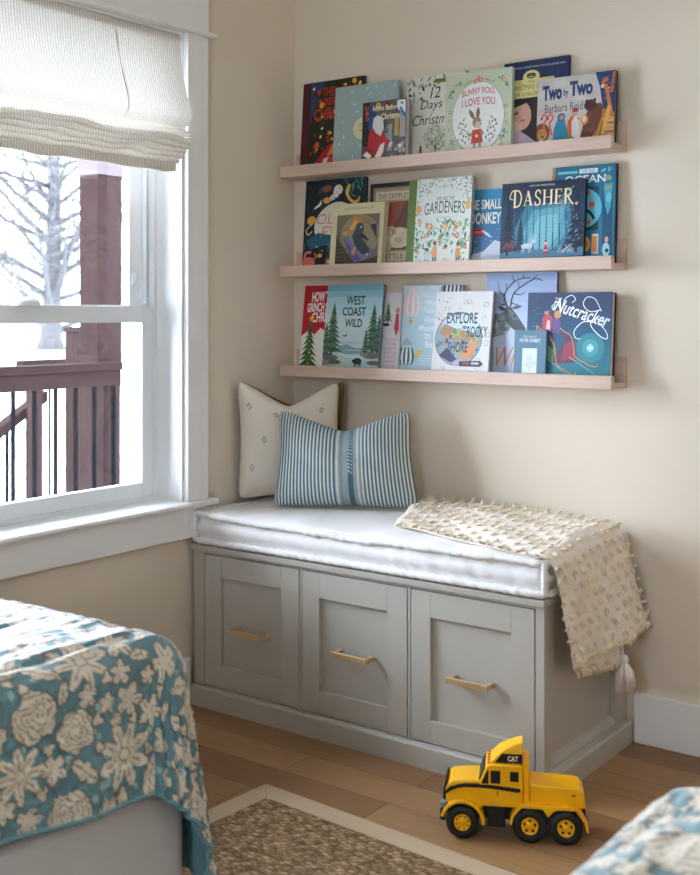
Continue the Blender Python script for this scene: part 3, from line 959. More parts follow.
def quilt(label, group, x0, x1, y0, y1, ztop, overl, overr, foot, dense, seed, fixed, radx=0.042, rady=0.10):
    """bed top x0..x1, y0 (head) .. y1 (foot); hem drops: sides over, foot foot"""
    A = dense_axis(x0 - overl, x1 + overr, dense[0], dense[1], 0.0030, 0.02)
    Bv = dense_axis(y0, y1 + foot, dense[2], dense[3], 0.0030, 0.02)
    a, b = np.meshgrid(A, Bv)
    def shape(a, b, lift=0.0):
        cx0, cx1, cy1 = x0 + radx, x1 - radx, y1 - rady
        da = np.where(a > cx1, a - cx1, np.where(a < cx0, cx0 - a, 0.0)); sg = np.where(a > cx1, 1.0, np.where(a < cx0, -1.0, 0.0))
        db = np.where(b > cy1, b - cy1, 0.0)
        r = np.hypot(da, db)
        ux = np.where(r > 0, da / np.maximum(r, 1e-9), 0) * sg; uy = np.where(r > 0, db / np.maximum(r, 1e-9), 0)
        rad = radx * ux ** 2 + rady * uy ** 2
        rad = np.where(r > 0, rad, radx)
        arc = rad * PI / 2
        t = np.clip(r / arc, 0, 1) * PI / 2
        corner = 2 * np.abs(ux * uy)
        flare = 0.05 + 0.10 * corner
        hang = np.maximum(r - arc, 0) * (1 + (0.05 - 0.22 * np.clip((y1 - 0.03 - b) / 0.4, 0, 1)) * ux ** 2)
        out = rad * np.sin(t) + hang * flare
        drop = rad * (1 - np.cos(t)) + hang * np.sqrt(1 - flare ** 2)
        side = np.clip((r - 0.01) / 0.08, 0, 1)
        ang = np.arctan2(uy, np.abs(ux))
        alongp = np.where(r > 0, b * np.abs(ux) + a * uy + ang * 0.05, 0)
        wave = side * (0.005 * np.sin(alongp * 17 + 1.0) + 0.002 * np.sin(alongp * 41)) * np.clip(hang / 0.15, 0, 1)
        px = np.clip(a, cx0, cx1) + ux * (out + wave + lift * np.sin(t)); py = np.minimum(b, cy1) + uy * (out + wave + lift * np.sin(t))
        top = 1 - np.clip(r / arc, 0, 1)
        q = 0.0036 * (vnoise(a * 75, b * 14, 7) - 0.5) * 2 + 0.0013 * (vnoise(a * 160, b * 38, 8) - 0.5) * 2 + 0.006 * (vnoise(a * 14, b * 6, 9) - 0.5) * 2
        q2 = 0.0024 * (vnoise(a * 120, b * 120, 10) - 0.5) * 2
        # the quilt sinks a little towards the edge of the mattress
        crown = -0.010 * np.clip(1 - (np.minimum(np.minimum(a - x0, x1 - a), y1 - b)) / 0.16, 0, 1) ** 2
        crown = np.where(r > 0, -0.010, crown)
        pz = ztop + crown * 0.9 - drop + q * (0.35 + 0.65 * top) + lift * np.cos(t)
        px = px + q2 * ux * side; py = py + q2 * uy * side
        return np.stack([px, py, pz], -1)
    V = shape(a, b)
    af, bf = a.ravel(), b.ravel()
    C = floral(af, bf, seed, fixed)
    base = ((x0 + x1) / 2, (y0 + y1) / 2, ztop)
    root = empty('quilt', base)
    tag(root, label, 'quilt', group)
    vcol_mesh('printed_face', V.reshape(-1, 3), grid_faces(len(A), len(Bv)), C, QUILT, root, base)
    A2 = dense_axis(x0 - overl, x1 + overr, dense[0], dense[1], 0.006, 0.03); B2 = dense_axis(y0, y1 + foot, dense[2], dense[3], 0.006, 0.03)
    a2, b2 = np.meshgrid(A2, B2)
    V2 = shape(a2, b2, -0.005)
    w = 0.5 + 0.5 * np.sin((a2 + b2 * 0.3).ravel() * 2 * PI / 0.012)
    C2 = L3('6f979c')[None] * (1 - w[:, None] * 0.35) + L3('466f76')[None] * w[:, None] * 0.35
    vcol_mesh('lining', V2.reshape(-1, 3), grid_faces(len(A2), len(B2), True), C2, LINING, root, base)
    # bound hem
    hem = []
    Vn = V
    m = MB()
    path = [tuple(p) for p in Vn[:, 0]][::1] + [tuple(p) for p in Vn[-1, 1:]] + [tuple(p) for p in Vn[::-1, -1][1:]]
    path = path[::2]
    m.tube(path, 0.0035, 6)
    o = m.build('hem', HEM, root, base, fix=False)
HEM = plain('teal_quilt_hem', '6b9297', 0.9, noise=0.1, nscale=200)
def bed(label, x0, x1, y0, y1, zbase, zmat):
    base = ((x0 + x1) / 2, (y0 + y1) / 2, 0)
    root = empty('bed', base)
    tag(root, label, 'bed', 'twin beds')
    MB().box(x0 + 0.004, x1 - 0.002, y0, y1 - 0.002, 0.0112, zbase).build('base', BEDWHITE, root, base, bevel=0.022, seg=4)
    MB().box(x0 + 0.008, x1 - 0.008, y0, y1 - 0.008, zbase, zmat).build('mattress', LINEN, root, base, bevel=0.06, seg=4)
bed('white upholstered bed base under the window, left of the rug', 0.06, 1.089, -3.5, -1.589, 0.42, 0.605)
bed('white upholstered bed nearest the camera, right of the rug', 1.915, 2.93, -3.5, -1.64, 0.42, 0.605)
FIX = [(1.08 + 0.06, -1.895, 'rose', 0.043), (1.08 + 0.0, -1.80, 'star', 0.046), (1.04, -1.925, 'rose', 0.042), (1.02, -1.69, 'rose', 0.036),
       (1.08, -1.575, 'rose', 0.04), (1.04, -1.79, 'bud', 0.024)]
quilt('teal floral quilt on the bed under the window', 'floral quilts', 0.055, 1.097, -3.5, -1.578, 0.648, 0.0, 0.212, 0.345, (0.50, 1.30, -2.25, -1.22), 3, FIX)
quilt('teal floral quilt on the nearest bed, in the bottom right corner', 'floral quilts', 1.880, 2.94, -3.5, -1.612, 0.644, 0.195, 0.195, 0.27, (1.68, 2.35, -2.1, -1.31), 8, [], 0.075, 0.12)
# ------------------------------------------------------------------ printed book covers
COVER = attr_mat('printed_book_cover', 0.42, 0.45, 0, 300, 0.02)
_txt = {}
def text_polys(s, bold=0.0):
    key = (s, bold)
    if key not in _txt:
        cu = bpy.data.curves.new('lettering', 'FONT')
        cu.body = s; cu.fill_mode = 'FRONT'; cu.resolution_u = 3; cu.offset = bold
        ob = bpy.data.objects.new('lettering', cu)
        COL.objects.link(ob)
        dg = bpy.context.evaluated_depsgraph_get()
        me = bpy.data.meshes.new_from_object(ob.evaluated_get(dg))
        V = [(v.co.x, v.co.y) for v in me.vertices]
        F = [tuple(p.vertices) for p in me.polygons]
        bpy.data.objects.remove(ob); bpy.data.curves.remove(cu); bpy.data.meshes.remove(me)
        _txt[key] = (V, F)
    return _txt[key]
def clip_poly(P, x0, x1, y0, y1):
    def cl(P, inside, inter):
        out = []
        for i in range(len(P)):
            a, b = P[i - 1], P[i]
            if inside(b):
                if not inside(a): out.append(inter(a, b))
                out.append(b)
            elif inside(a): out.append(inter(a, b))
        return out
    def ix(c):
        return lambda a, b: (c, a[1] + (b[1] - a[1]) * (c - a[0]) / (b[0] - a[0]))
    def iy(c):
        return lambda a, b: (a[0] + (b[0] - a[0]) * (c - a[1]) / (b[1] - a[1]), c)
    for ins, it in ((lambda p: p[0] >= x0, ix(x0)), (lambda p: p[0] <= x1, ix(x1)), (lambda p: p[1] >= y0, iy(y0)), (lambda p: p[1] <= y1, iy(y1))):
        if len(P) < 3: return []
        P = cl(P, ins, it)
    return P
class Art:
    """flat print in units of cover height: u 0..a, v 0..1"""
    def __init__(s, a, bg, seed=0):
        s.a, s.bg = a, bg
        s.items = []       # (verts, faces, colour, layer)
        s.boxes = []
        s.r = random.Random(seed)
    def put(s, V, F, col):
        xs = [p[0] for p in V]; ys = [p[1] for p in V]
        bb = (min(xs), max(xs), min(ys), max(ys))
        lay = 1
        for (c, l) in s.boxes:
            if l >= lay and c[0] < bb[1] and c[1] > bb[0] and c[2] < bb[3] and c[3] > bb[2]:
                lay = l + 1
        s.boxes.append((bb, lay))
        s.items.append((V, F, lin(col), lay))
    def poly(s, P, col):
        P = clip_poly([tuple(p) for p in P], 0.002, s.a - 0.002, 0.002, 0.998)
        if len(P) >= 3: s.put(P, [tuple(range(len(P)))], col)
    def rect(s, x0, x1, y0, y1, col): s.poly([(x0, y0), (x1, y0), (x1, y1), (x0, y1)], col)
    def ell(s, x, y, rx, ry, col, rot=0, n=20):
        c, d = math.cos(rot), math.sin(rot)
        s.poly([(x + rx * math.cos(t) * c - ry * math.sin(t) * d, y + rx * math.cos(t) * d + ry * math.sin(t) * c) for t in [2 * PI * k / n for k in range(n)]], col)
    def ring(s, x, y, rx, ry, w, col, n=40):
        V, F = [], []
        for k in range(n):
            t = 2 * PI * k / n
            V += [(x + rx * math.cos(t), y + ry * math.sin(t)), (x + (rx - w) * math.cos(t), y + (ry - w) * math.sin(t))]
            j = (k + 1) % n
            F.append((2 * k, 2 * j, 2 * j + 1, 2 * k + 1))
        s.put(V, F, col)
    def stroke(s, P, w, col, w2=None):
        """thick polyline, tapering to w2"""
        n = len(P)
        V, F = [], []
        for i in range(n):
            a, b = P[max(i - 1, 0)], P[min(i + 1, n - 1)]
            dx, dy = b[0] - a[0], b[1] - a[1]
            L = math.hypot(dx, dy) or 1
            ww = w if w2 is None else w + (w2 - w) * i / (n - 1)
            nx, ny = -dy / L * ww / 2, dx / L * ww / 2
            V += [(P[i][0] + nx, P[i][1] + ny), (P[i][0] - nx, P[i][1] - ny)]
        V = [(min(max(x, 0.002), s.a - 0.002), min(max(y, 0.002), 0.998)) for (x, y) in V]
        for i in range(n - 1): F.append((2 * i, 2 * i + 1, 2 * i + 3, 2 * i + 2))
        s.put(V, F, col)
    def curve(s, P, w, col, w2=None, k=8):
        out = []
        for i in range(len(P) - 1):
            a, b, c, d = P[max(i - 1, 0)], P[i], P[i + 1], P[min(i + 2, len(P) - 1)]
            for j in range(k):
                t = j / k
                out.append(tuple(0.5 * ((2 * b[q]) + (-a[q] + c[q]) * t + (2 * a[q] - 5 * b[q] + 4 * c[q] - d[q]) * t * t + (-a[q] + 3 * b[q] - 3 * c[q] + d[q]) * t ** 3) for q in (0, 1)))
        out.append(P[-1])
        s.stroke(out, w, col, w2)
    def text(s, t, x0, x1, y0, y1, col, shear=0.0, bold=0.0, rot=0.0, arch=0.0):
        V, F = text_polys(t, bold)
        if shear: V = [(x + shear * y, y) for (x, y) in V]
        xs = [p[0] for p in V]; ys = [p[1] for p in V]
        ax, bx_, ay, by = min(xs), max(xs), min(ys), max(ys)
        W = [(x0 + (x - ax) / (bx_ - ax) * (x1 - x0), y0 + (y - ay) / (by - ay) * (y1 - y0)) for (x, y) in V]
        if arch:
            W = [(x, y + arch * (1 - ((x - (x0 + x1) / 2) / ((x1 - x0) / 2)) ** 2)) for (x, y) in W]
        if rot:
            c, d = math.cos(rot), math.sin(rot)
            W = [(x0 + (x - x0) * c - (y - y0) * d, y0 + (x - x0) * d + (y - y0) * c) for (x, y) in W]
        W = [(min(max(x, 0.002), s.a - 0.002), min(max(y, 0.002), 0.998)) for (x, y) in W]
        s.put(W, F, col)
    def grad(s, x0, x1, y0, y1, stops, n=14):
        st = [(p, tuple(int(c[i:i + 2], 16) for i in (0, 2, 4))) for p, c in stops]
        for k in range(n):
            t = (k + 0.5) / n
            for i in range(len(st) - 1):
                if st[i][0] <= t <= st[i + 1][0]:
                    f = (t - st[i][0]) / (st[i + 1][0] - st[i][0])
                    c = tuple(st[i][1][q] * (1 - f) + st[i + 1][1][q] * f for q in range(3))
            s.items.append(([(x0, y0 + (y1 - y0) * k / n), (x1, y0 + (y1 - y0) * k / n), (x1, y0 + (y1 - y0) * (k + 1) / n), (x0, y0 + (y1 - y0) * (k + 1) / n)], [(0, 1, 2, 3)], lin(c), 1))
        s.boxes.append(((x0, x1, y0, y1), 1))
    # motifs
    def leaf(s, x, y, L, ang, col, w=0.3):
        c, d = math.cos(ang), math.sin(ang)
        P = [(t, w * L * math.sin(PI * t / L) * 0.5) for t in (0, L * .25, L * .5, L * .75, L)] + [(t, -w * L * math.sin(PI * t / L) * 0.5) for t in (L * .75, L * .5, L * .25)]
        s.poly([(x + p * c - q * d, y + p * d + q * c) for p, q in P], col)
    def flower(s, x, y, R, col, mid, n=6):
        P = []
        for k in range(n * 6):
            t = 2 * PI * k / (n * 6)
            r = R * (0.72 + 0.28 * math.cos(n * t))
            P.append((x + r * math.cos(t), y + r * math.sin(t)))
        s.poly(P, col); s.ell(x, y, R * 0.32, R * 0.32, mid, 0, 10)
    def star(s, x, y, R, col, n=5, q=0.42):
        s.poly([(x + (R if k % 2 == 0 else R * q) * math.sin(PI * k / n), y + (R if k % 2 == 0 else R * q) * math.cos(PI * k / n)) for k in range(2 * n)], col)
    def fir(s, x, y, H, W, col, col2=None, tiers=7):
        s.rect(x - W * 0.05, x + W * 0.05, y, y + H * 0.2, '3a2c22')
        for k in range(tiers):
            t = k / tiers
            yb = y + H * (0.06 + 0.86 * t); w = W * 0.5 * (1 - t) ** 0.85 + 0.004
            hh = H * 1.7 / tiers
            P = [(x, yb + hh)]
            m = 4
            for j in range(m + 1):
                P.append((x + w * (1 - 2 * j / m) * (1 if j in (0, m) else 0.8), yb + (0 if j % 2 == 0 else hh * 0.22) + s.r.uniform(-.05, .05) * hh))
            s.poly(P, col if (k % 2 == 0 or not col2) else col2)
    def speck(s, n, cols, x0, x1, y0, y1, r0, r1, el=1.0):
        for _ in range(n):
            rr = s.r.uniform(r0, r1)
            s.ell(s.r.uniform(x0, x1), s.r.uniform(y0, y1), rr, rr * el, s.r.choice(cols), s.r.uniform(0, 3), 8)

def a_tree(A):
    a = A.a
    A.rect(0, a, 0, 1, '1f211c'); A.rect(0, 0.115, 0, 1, '4c1420')
    A.poly([(0.115, 1), (0.33, 1), (0.22, .8), (0.16, 0.62), (0.115, 0.55)], '27456f')
    A.poly([(0.115, 0.5), (0.25, .9), (0.33, 1), (a, 1), (a, 0), (0.115, 0)], '232a1c')
    A.speck(46, ['2f3d22', '1a2016', '3a3018', '4a2c1a'], 0.14, a, 0.05, 0.98, 0.012, 0.035)
    A.speck(24, ['c92a22', 'a81e1c', 'd65a1e'], 0.13, a, 0.2, 0.95, 0.012, 0.026)
    A.speck(26, ['ffe08a', 'f7c64a', 'fff0b8'], 0.13, a, 0.15, 0.95, 0.009, 0.017, 1.4)
    A.text('THE NIGHT', 0.27, 0.76, 0.83, 0.93, 'b3311f', bold=0.02)
    A.text('BEFORE', 0.30, 0.70, 0.73, 0.81, 'b3311f', bold=0.02)
    A.text('CHRISTMAS', 0.17, 0.80, 0.57, 0.70, 'c0381f', bold=0.02)
    A.ell(0.27, 0.735, 0.034, 0.034, 'e39a22'); A.ell(0.70, 0.96, 0.03, 0.03, 'e8b52c')
    A.ell(0.23, 0.30, 0.028, 0.035, 'c9602a')
    A.poly([(0.13, 0), (0.22, 0.12), (0.36, 0.27), (0.5, 0.33), (0.6, 0.3), (0.66, 0.0)], 'b01a20')
    A.poly([(0.2, 0), (0.3, 0.1), (0.42, 0.17), (0.56, 0.1), (0.6, 0.0)], 'd62630')
    A.poly([(0.37, 0.17), (0.44, 0.29), (0.52, 0.31), (0.56, 0.26), (0.5, 0.2)], 'd9803a')
    A.poly([(0.30, 0.06), (0.33, 0.14), (0.40, 0.16), (0.36, 0.08)], 'd8d2ca')
def a_butterfly(A):
    a = A.a
    A.rect(0, a, 0, 1, '9fb6b5')
    for k in range(46):
        x, y, t, s = A.r.uniform(.04, a - .04), A.r.uniform(.04, .96), A.r.uniform(0, 6.28), A.r.uniform(.014, .036)
        for d in (0.7, -0.7): A.leaf(x, y, s, t + d, A.r.choice(['c9d6d4', 'b7c8c7', 'd5dedb']), 0.6)
        if k % 3 == 0: A.leaf(x, y, s * 1.2, t + 3, 'b3c5c3', 0.25)
    A.ell(a * 0.46, 0.47, 0.135, 0.135, 'dcd2b0'); A.ring(a * 0.46, 0.47, 0.143, 0.143, 0.006, 'a99a6c')
    A.text('LITTLE', a * .40, a * .54, 0.49, 0.53, '8b7a4a'); A.text('wings', a * .41, a * .53, 0.42, 0.47, '8b7a4a', shear=.2)
def a_santa(A):
    a = A.a
    A.rect(0, a, 0, 1, '5a5c60'); A.rect(0, 0.14, 0.3, 1, '24262a'); A.speck(40, ['7c7e82', '8d8a86', '46484c', '6f5f52'], 0.1, a, 0.05, .95, .02, .05)
    A.rect(0.0, a, 0.0, 0.12, '2e2a28'); A.rect(0.12, .26, .55, .95, '2c4f86'); A.ell(0.30, 0.93, .05, .05, 'd3a437'); A.ell(.5, .95, .07, .04, '7c3038')
    A.text('THE', 0.04, 0.12, 0.70, 0.94, 'e2582a', bold=.02, shear=-.2)
    A.text('Night Before', 0.2, 0.70, 0.82, 0.93, 'f1e3b4', bold=.02); A.text('Christmas', 0.36, 0.80, 0.70, 0.80, 'f1e3b4', bold=.02)
    A.rect(.62, .70, .42, .70, 'b99a4a'); A.rect(.72, .82, .4, .78, 'a7a4a6'); A.rect(.50, .58, .2, .62, '8f9398')
    # figure in a red coat seen from the side
    A.poly([(.10, .20), (.14, .50), (.22, .62), (.40, .60), (.47, .38), (.42, .12), (.26, .06), (.16, .10)], 'b8232c')
    A.poly([(.02, .22), (.10, .30), (.26, .20), (.30, .08), (.12, .12)], 'a01d27')
    A.poly([(.22, .74), (.30, .78), (.40, .72), (.42, .56), (.36, .44), (.27, .50), (.20, .60)], 'dcdad8')
    A.poly([(.26, .12), (.36, .30), (.44, .34), (.42, .20), (.34, .06)], 'e9e6e4'); A.poly([(.03, .16), (.14, .10), (.20, .14), (.10, .22)], 'e9e6e4')
    A.poly([(.42, .42), (.56, .34), (.58, .28), (.46, .30)], 'c92b33'); A.ell(.57, .3, .04, .035, 'e6e2e0')
    A.speck(26, ['a9a29a', 'c9bfb0', '57504a', '8d6a48', 'd9d4cc'], .5, .82, .04, .3, .015, .04)
    A.poly([(.66, .98), (.66, .86), (.82, .72), (.82, .98)], 'e8ecf2'); A.poly([(.70, .86), (.78, .72), (.82, .70), (.82, .76), (.73, .88)], '2f7fc0'); A.ell(.75, .93, .03, .02, '8a9a8c')
    A.ell(.06, .06, .05, .05, 'd0a42e')
def a_twelve(A):
    a = A.a
    A.rect(0, a, 0, 1, 'dfddd0')
    for k in range(30):
        x = A.r.uniform(0, a); y = A.r.uniform(.86, 1.0)
        A.leaf(x, y, A.r.uniform(.04, .09), A.r.uniform(0, 6.3), A.r.choice(['8c978c', 'b0b4a4', '5f6a60', 'a8a590', '3e4743']), .4)
    for k in range(16): A.leaf(A.r.uniform(.0, .2), A.r.uniform(.72, .98), A.r.uniform(.03, .07), A.r.uniform(0, 6.3), A.r.choice(['4c5c54', '2f3a38', '8c978c']), .35)
    A.speck(26, ['4a5648', '8d8f7c', 'b58d6a'], .05, a - .05, .62, .9, .003, .007)
    A.poly([(.36, .93), (.40, .955), (.5, .95), (.62, .96), (.62, .92), (.5, .91), (.38, .905)], '6d7f3e')
    A.text('12', .33, .465, .735, .865, '2c3230', shear=.2); A.text('Days', .20, .50, .585, .72, '2c3230', shear=.25)
    A.text('of', .34, .39, .555, .585, '8a8478', shear=.2); A.text('Christmas', .10, .68, .435, .555, '2c3230', shear=.25)
    A.ell(.42, .28, .155, .165, 'c9ccb8')
    for k in range(150):
        t, r = A.r.uniform(0, 6.3), .165 * math.sqrt(A.r.random())
        A.leaf(.42 + r * math.cos(t), .28 + r * 1.05 * math.sin(t), .03, A.r.uniform(0, 6.3), A.r.choice(['7a8672', '93987f', '5d6a5c', 'a9a98c']), .45)
    A.stroke([(.42, .08), (.42, .28)], .016, '4a3a30', .006); A.stroke([(.42, .16), (.34, .28)], .01, '4a3a30', .003); A.stroke([(.42, .16), (.5, .29)], .01, '4a3a30', .003)
    A.poly([(.37, .09), (.47, .09), (.455, .03), (.385, .03)], 'a23a4e')
    A.poly([(.19, .02), (.25, .02), (.235, .11), (.205, .11)], '2f4a3a'); A.poly([(.2, .1), (.24, .1), (.235, .17), (.205, .17)], 'a03038'); A.ell(.22, .185, .014, .016, '2a2422')
def a_bunny(A):
    a = A.a
    c = a * .5
    A.rect(0, a, 0, 1, 'c6d1b6')
    A.ell(c, .47, .345, .41, 'eef0ec', 0, 44); A.ring(c, .47, .352, .417, .008, '8fa59a', 48)
    for (x, y) in ((.10, .82), (.18, .88), (.74, .88), (.80, .8), (.07, .74), (.80, .26), (.10, .2), (.76, .22)):
        for k in range(4): A.leaf(x, y, .05, A.r.uniform(0, 6.3), A.r.choice(['5b7062', '6f8a72']), .3)
    for (x, y, r, col) in ((.12, .85, .028, 'e8a055'), (.775, .865, .032, 'e98d62'), (.07, .56, .03, 'e0806a'), (.065, .46, .026, 'ea9c5a'), (.06, .36, .022, 'd96b5a'), (.80, .56, .03, 'd96b52'), (.80, .46, .026, 'e99a5c'), (.81, .38, .022, 'd9655a')):
        A.flower(c + (x - .44) * a / .88, y, r, col, 'f7e6c0', 5)
    for (x, y, r) in ((c - .04, .885, .034), (c + .03, .9, .04), (c, .925, .03)): A.flower(x, y, r, 'd96a62', 'f2b7a0', 6)
    for s in (-1, 1):
        for k in range(5): A.leaf(c + s * (.06 + k * .03), .90 - k * .012, .045, PI / 2 - s * 1.3, A.r.choice(['a9a860', 'c2b26a', '8fa070']), .4)
    A.text('BUNNY ROO,', c - .215, c + .225, .70, .785, 'd8687e', bold=.015, arch=.03)
    A.text('I LOVE YOU', c - .215, c + .225, .59, .68, 'd8687e', bold=.015, arch=.02)
    # sprigs
    for s in (-1, 1):
        for (bx_, by, ang) in ((.17, .16, 1.1), (.12, .2, 1.5)):
            x, y = c + s * bx_, by
            for k in range(7):
                A.leaf(x, y, .05, PI / 2 - s * (.9 if k % 2 else -.3), A.r.choice(['38464a', '5b6a64']), .32)
                x += s * .012; y += .038
        for k in range(4): A.flower(c + s * A.r.uniform(.14, .26), A.r.uniform(.2, .48), .018, A.r.choice(['e79ca8', 'e8b07a', 'd9788c']), 'f6e0c0', 5)
    # rabbit in a red pinafore
    for s in (-1, 1): A.leaf(c - .02 + s * .02, .44, .15, PI / 2 + (.55 if s < 0 else -.05), '8d6f5c', .36)
    A.ell(c - .01, .41, .058, .065, 'a98a72'); A.ell(c + .012, .38, .045, .042, 'd8c4ae'); A.ell(c + .02, .425, .007, .009, '2c2420'); A.ell(c + .045, .39, .009, .007, '5c4038')
    A.poly([(c - .07, .32), (c + .05, .33), (c + .075, .17), (c - .085, .16)], 'd1523f')
    A.ell(c - .10, .27, .03, .022, 'a98a72'); A.ell(c + .06, .28, .022, .03, 'a98a72'); A.ell(c - .01, .25, .018, .018, 'f4dcb4')
    A.rect(c - .055, c - .025, .06, .17, 'b0937c'); A.rect(c + .02, c + .05, .06, .17, 'b0937c')
    # ribbon
    A.poly([(c - .30, .12), (c - .2, .03), (c, .005), (c + .2, .04), (c + .31, .15), (c + .26, .17), (c + .15, .095), (c, .065), (c - .16, .08), (c - .25, .14)], 'eee6d4')
    A.poly([(c - .30, .12), (c - .36, .06), (c - .26, .02), (c - .2, .03)], 'c9a46a'); A.poly([(c + .31, .15), (c + .37, .1), (c + .28, .05), (c + .2, .04)], 'c9a46a')
    A.curve([(c - .24, .13), (c - .1, .06), (c + .1, .07), (c + .26, .16)], .006, 'b58d50')
def a_nativity(A):
    a = A.a
    A.rect(0, a, 0, 1, '23305a')
    A.text("TIMELESS WORDS FROM THE KING JAMES BIBLE", .10, a - .04, .915, .94, 'd8dce8')
    A.rect(.03, .60, .60, .80, 'd8cf86'); A.ell(.33, .82, .10, .075, 'd8cf86'); A.ring(.33, .835, .055, .03, .012, '2a2c34'); A.rect(.28, .38, .83, .85, '3a3428')
    A.text('THE', .29, .37, .755, .785, '7b7a5a'); A.text('CHRISTMAS STORY', .06, .58, .69, .74, '6f7058'); A.text('FOR CHILDREN', .10, .50, .62, .66, '6f7058')
    A.rect(.03, .60, .02, .59, '2a2224'); A.ell(.2, .42, .14, .17, 'c79a86', .3); A.poly([(.03, .59), (.03, .3), (.12, .5), (.3, .55), (.4, .59)], '1d1618')
    A.ell(.13, .29, .10, .075, 'd8b29c'); A.poly([(.03, .02), (.03, .2), (.2, .26), (.4, .12), (.4, .02)], 'b9a5b4')
    A.ell(.16, .44, .03, .012, '3a2420', .4); A.ell(.10, .30, .02, .01, '4a2c26'); A.ell(.24, .36, .028, .01, 'a05c58')
def a_two(A):
    a = A.a
    A.rect(0, a, 0, 1, 'c4bdb8')
    for k in range(16): A.ell(A.r.uniform(0, a), A.r.uniform(.5, 1), .1, .05, A.r.choice(['cdc7c2', 'bcb4b0', 'c9c0ba']))
    A.poly([(.86, 1), (a, 1), (a, .35), (.98, .5), (.93, .8)], '1f3e6e')
    A.speck(12, ['e8e4d8'], 1.0, a - .02, .4, .95, .004, .008)
    A.text('Two', .08, .375, .69, .90, '20406c', bold=.05); A.text('by', .395, .47, .70, .83, '20406c', bold=.03); A.text('Two', .49, .83, .71, .92, '20406c', bold=.05)
    A.text('Barbara Reid', .12, .69, .515, .635, '4a5560')
    # giraffes
    A.stroke([(1.12, .35), (1.06, .62), (1.02, .82)], .05, 'c9783c'); A.ell(1.0, .87, .06, .035, 'c06a34', .9); A.stroke([(1.1, .7), (1.14, .98)], .05, 'b8653a'); A.ell(.97, .80, .03, .025, 'e0c0a0', .9)
    A.speck(10, ['7a3c22'], .98, 1.12, .5, .95, .008, .014)
    # bear
    A.poly([(.66, .12), (.73, .42), (.80, .56), (.95, .58), (1.02, .44), (1.03, .1)], '6a3a2e'); A.ell(.80, .56, .09, .08, '4c2c26'); A.ell(.745, .62, .022, .022, '4c2c26'); A.ell(.86, .63, .022, .022, '4c2c26')
    A.speck(10, ['e0c0b0'], .7, 1.0, .15, .5, .004, .006)
    # ark planks
    for k in range(6): A.poly([(.66 + k * .05, .02), (.70 + k * .05, .02), (1.0 + k * .02, .16 + .06 * k), (.98, .2 + .06 * k)], ['c98f3e', 'a8702a'][k % 2])
    for k in range(7): A.rect(.98, a, .03 + k * .06, .075 + k * .06, ['b8792f', 'd09a48'][k % 2])
    A.poly([(.95, .08), (1.0, .08), (1.10, .52), (1.05, .53)], 'd8a45a')
    # white bearded figure, robed figure
    A.poly([(.45, .05), (.47, .38), (.55, .46), (.64, .4), (.66, .05)], 'c9582e'); A.poly([(.54, .02), (.53, .36), (.58, .46), (.64, .36), (.66, .06)], 'd8d4cc'); A.ell(.575, .47, .045, .04, 'c89a80'); A.poly([(.53, .49), (.55, .55), (.62, .54), (.625, .49)], 'a8382c')
    A.ell(.72, .37, .055, .07, 'd08a48'); A.ell(.715, .38, .03, .045, 'e8c8a8')
    A.poly([(.24, .04), (.27, .3), (.33, .44), (.42, .42), (.49, .16), (.48, .04)], '2a86a8'); A.ell(.375, .44, .06, .055, '2a5f8a'); A.ell(.38, .435, .035, .035, 'c08a70'); A.poly([(.36, .12), (.47, .18), (.58, .14), (.57, .05), (.4, .02)], '3f9a54')
    # lion, sheep, flamingos
    A.ell(.08, .24, .125, .14, '7a4a2a'); A.ell(.09, .22, .075, .085, 'c08a4a'); A.ell(.065, .25, .01, .012, '2a1c14'); A.ell(.12, .25, .01, .012, '2a1c14'); A.ell(.095, .19, .018, .014, '3a221a')
    A.speck(30, ['d8d0c4', 'b8aca0', 'e6e0d8'], .05, .3, .03, .14, .015, .03)
    for x in (.13, .22):
        A.curve([(x + .02, .2), (x - .02, .36), (x + .03, .44), (x - .02, .5), (x - .05, .45)], .03, 'd8685a'); A.ell(x - .055, .44, .014, .02, '2a2020')
    A.ell(.78, .07, .05, .03, '22202a', .4)
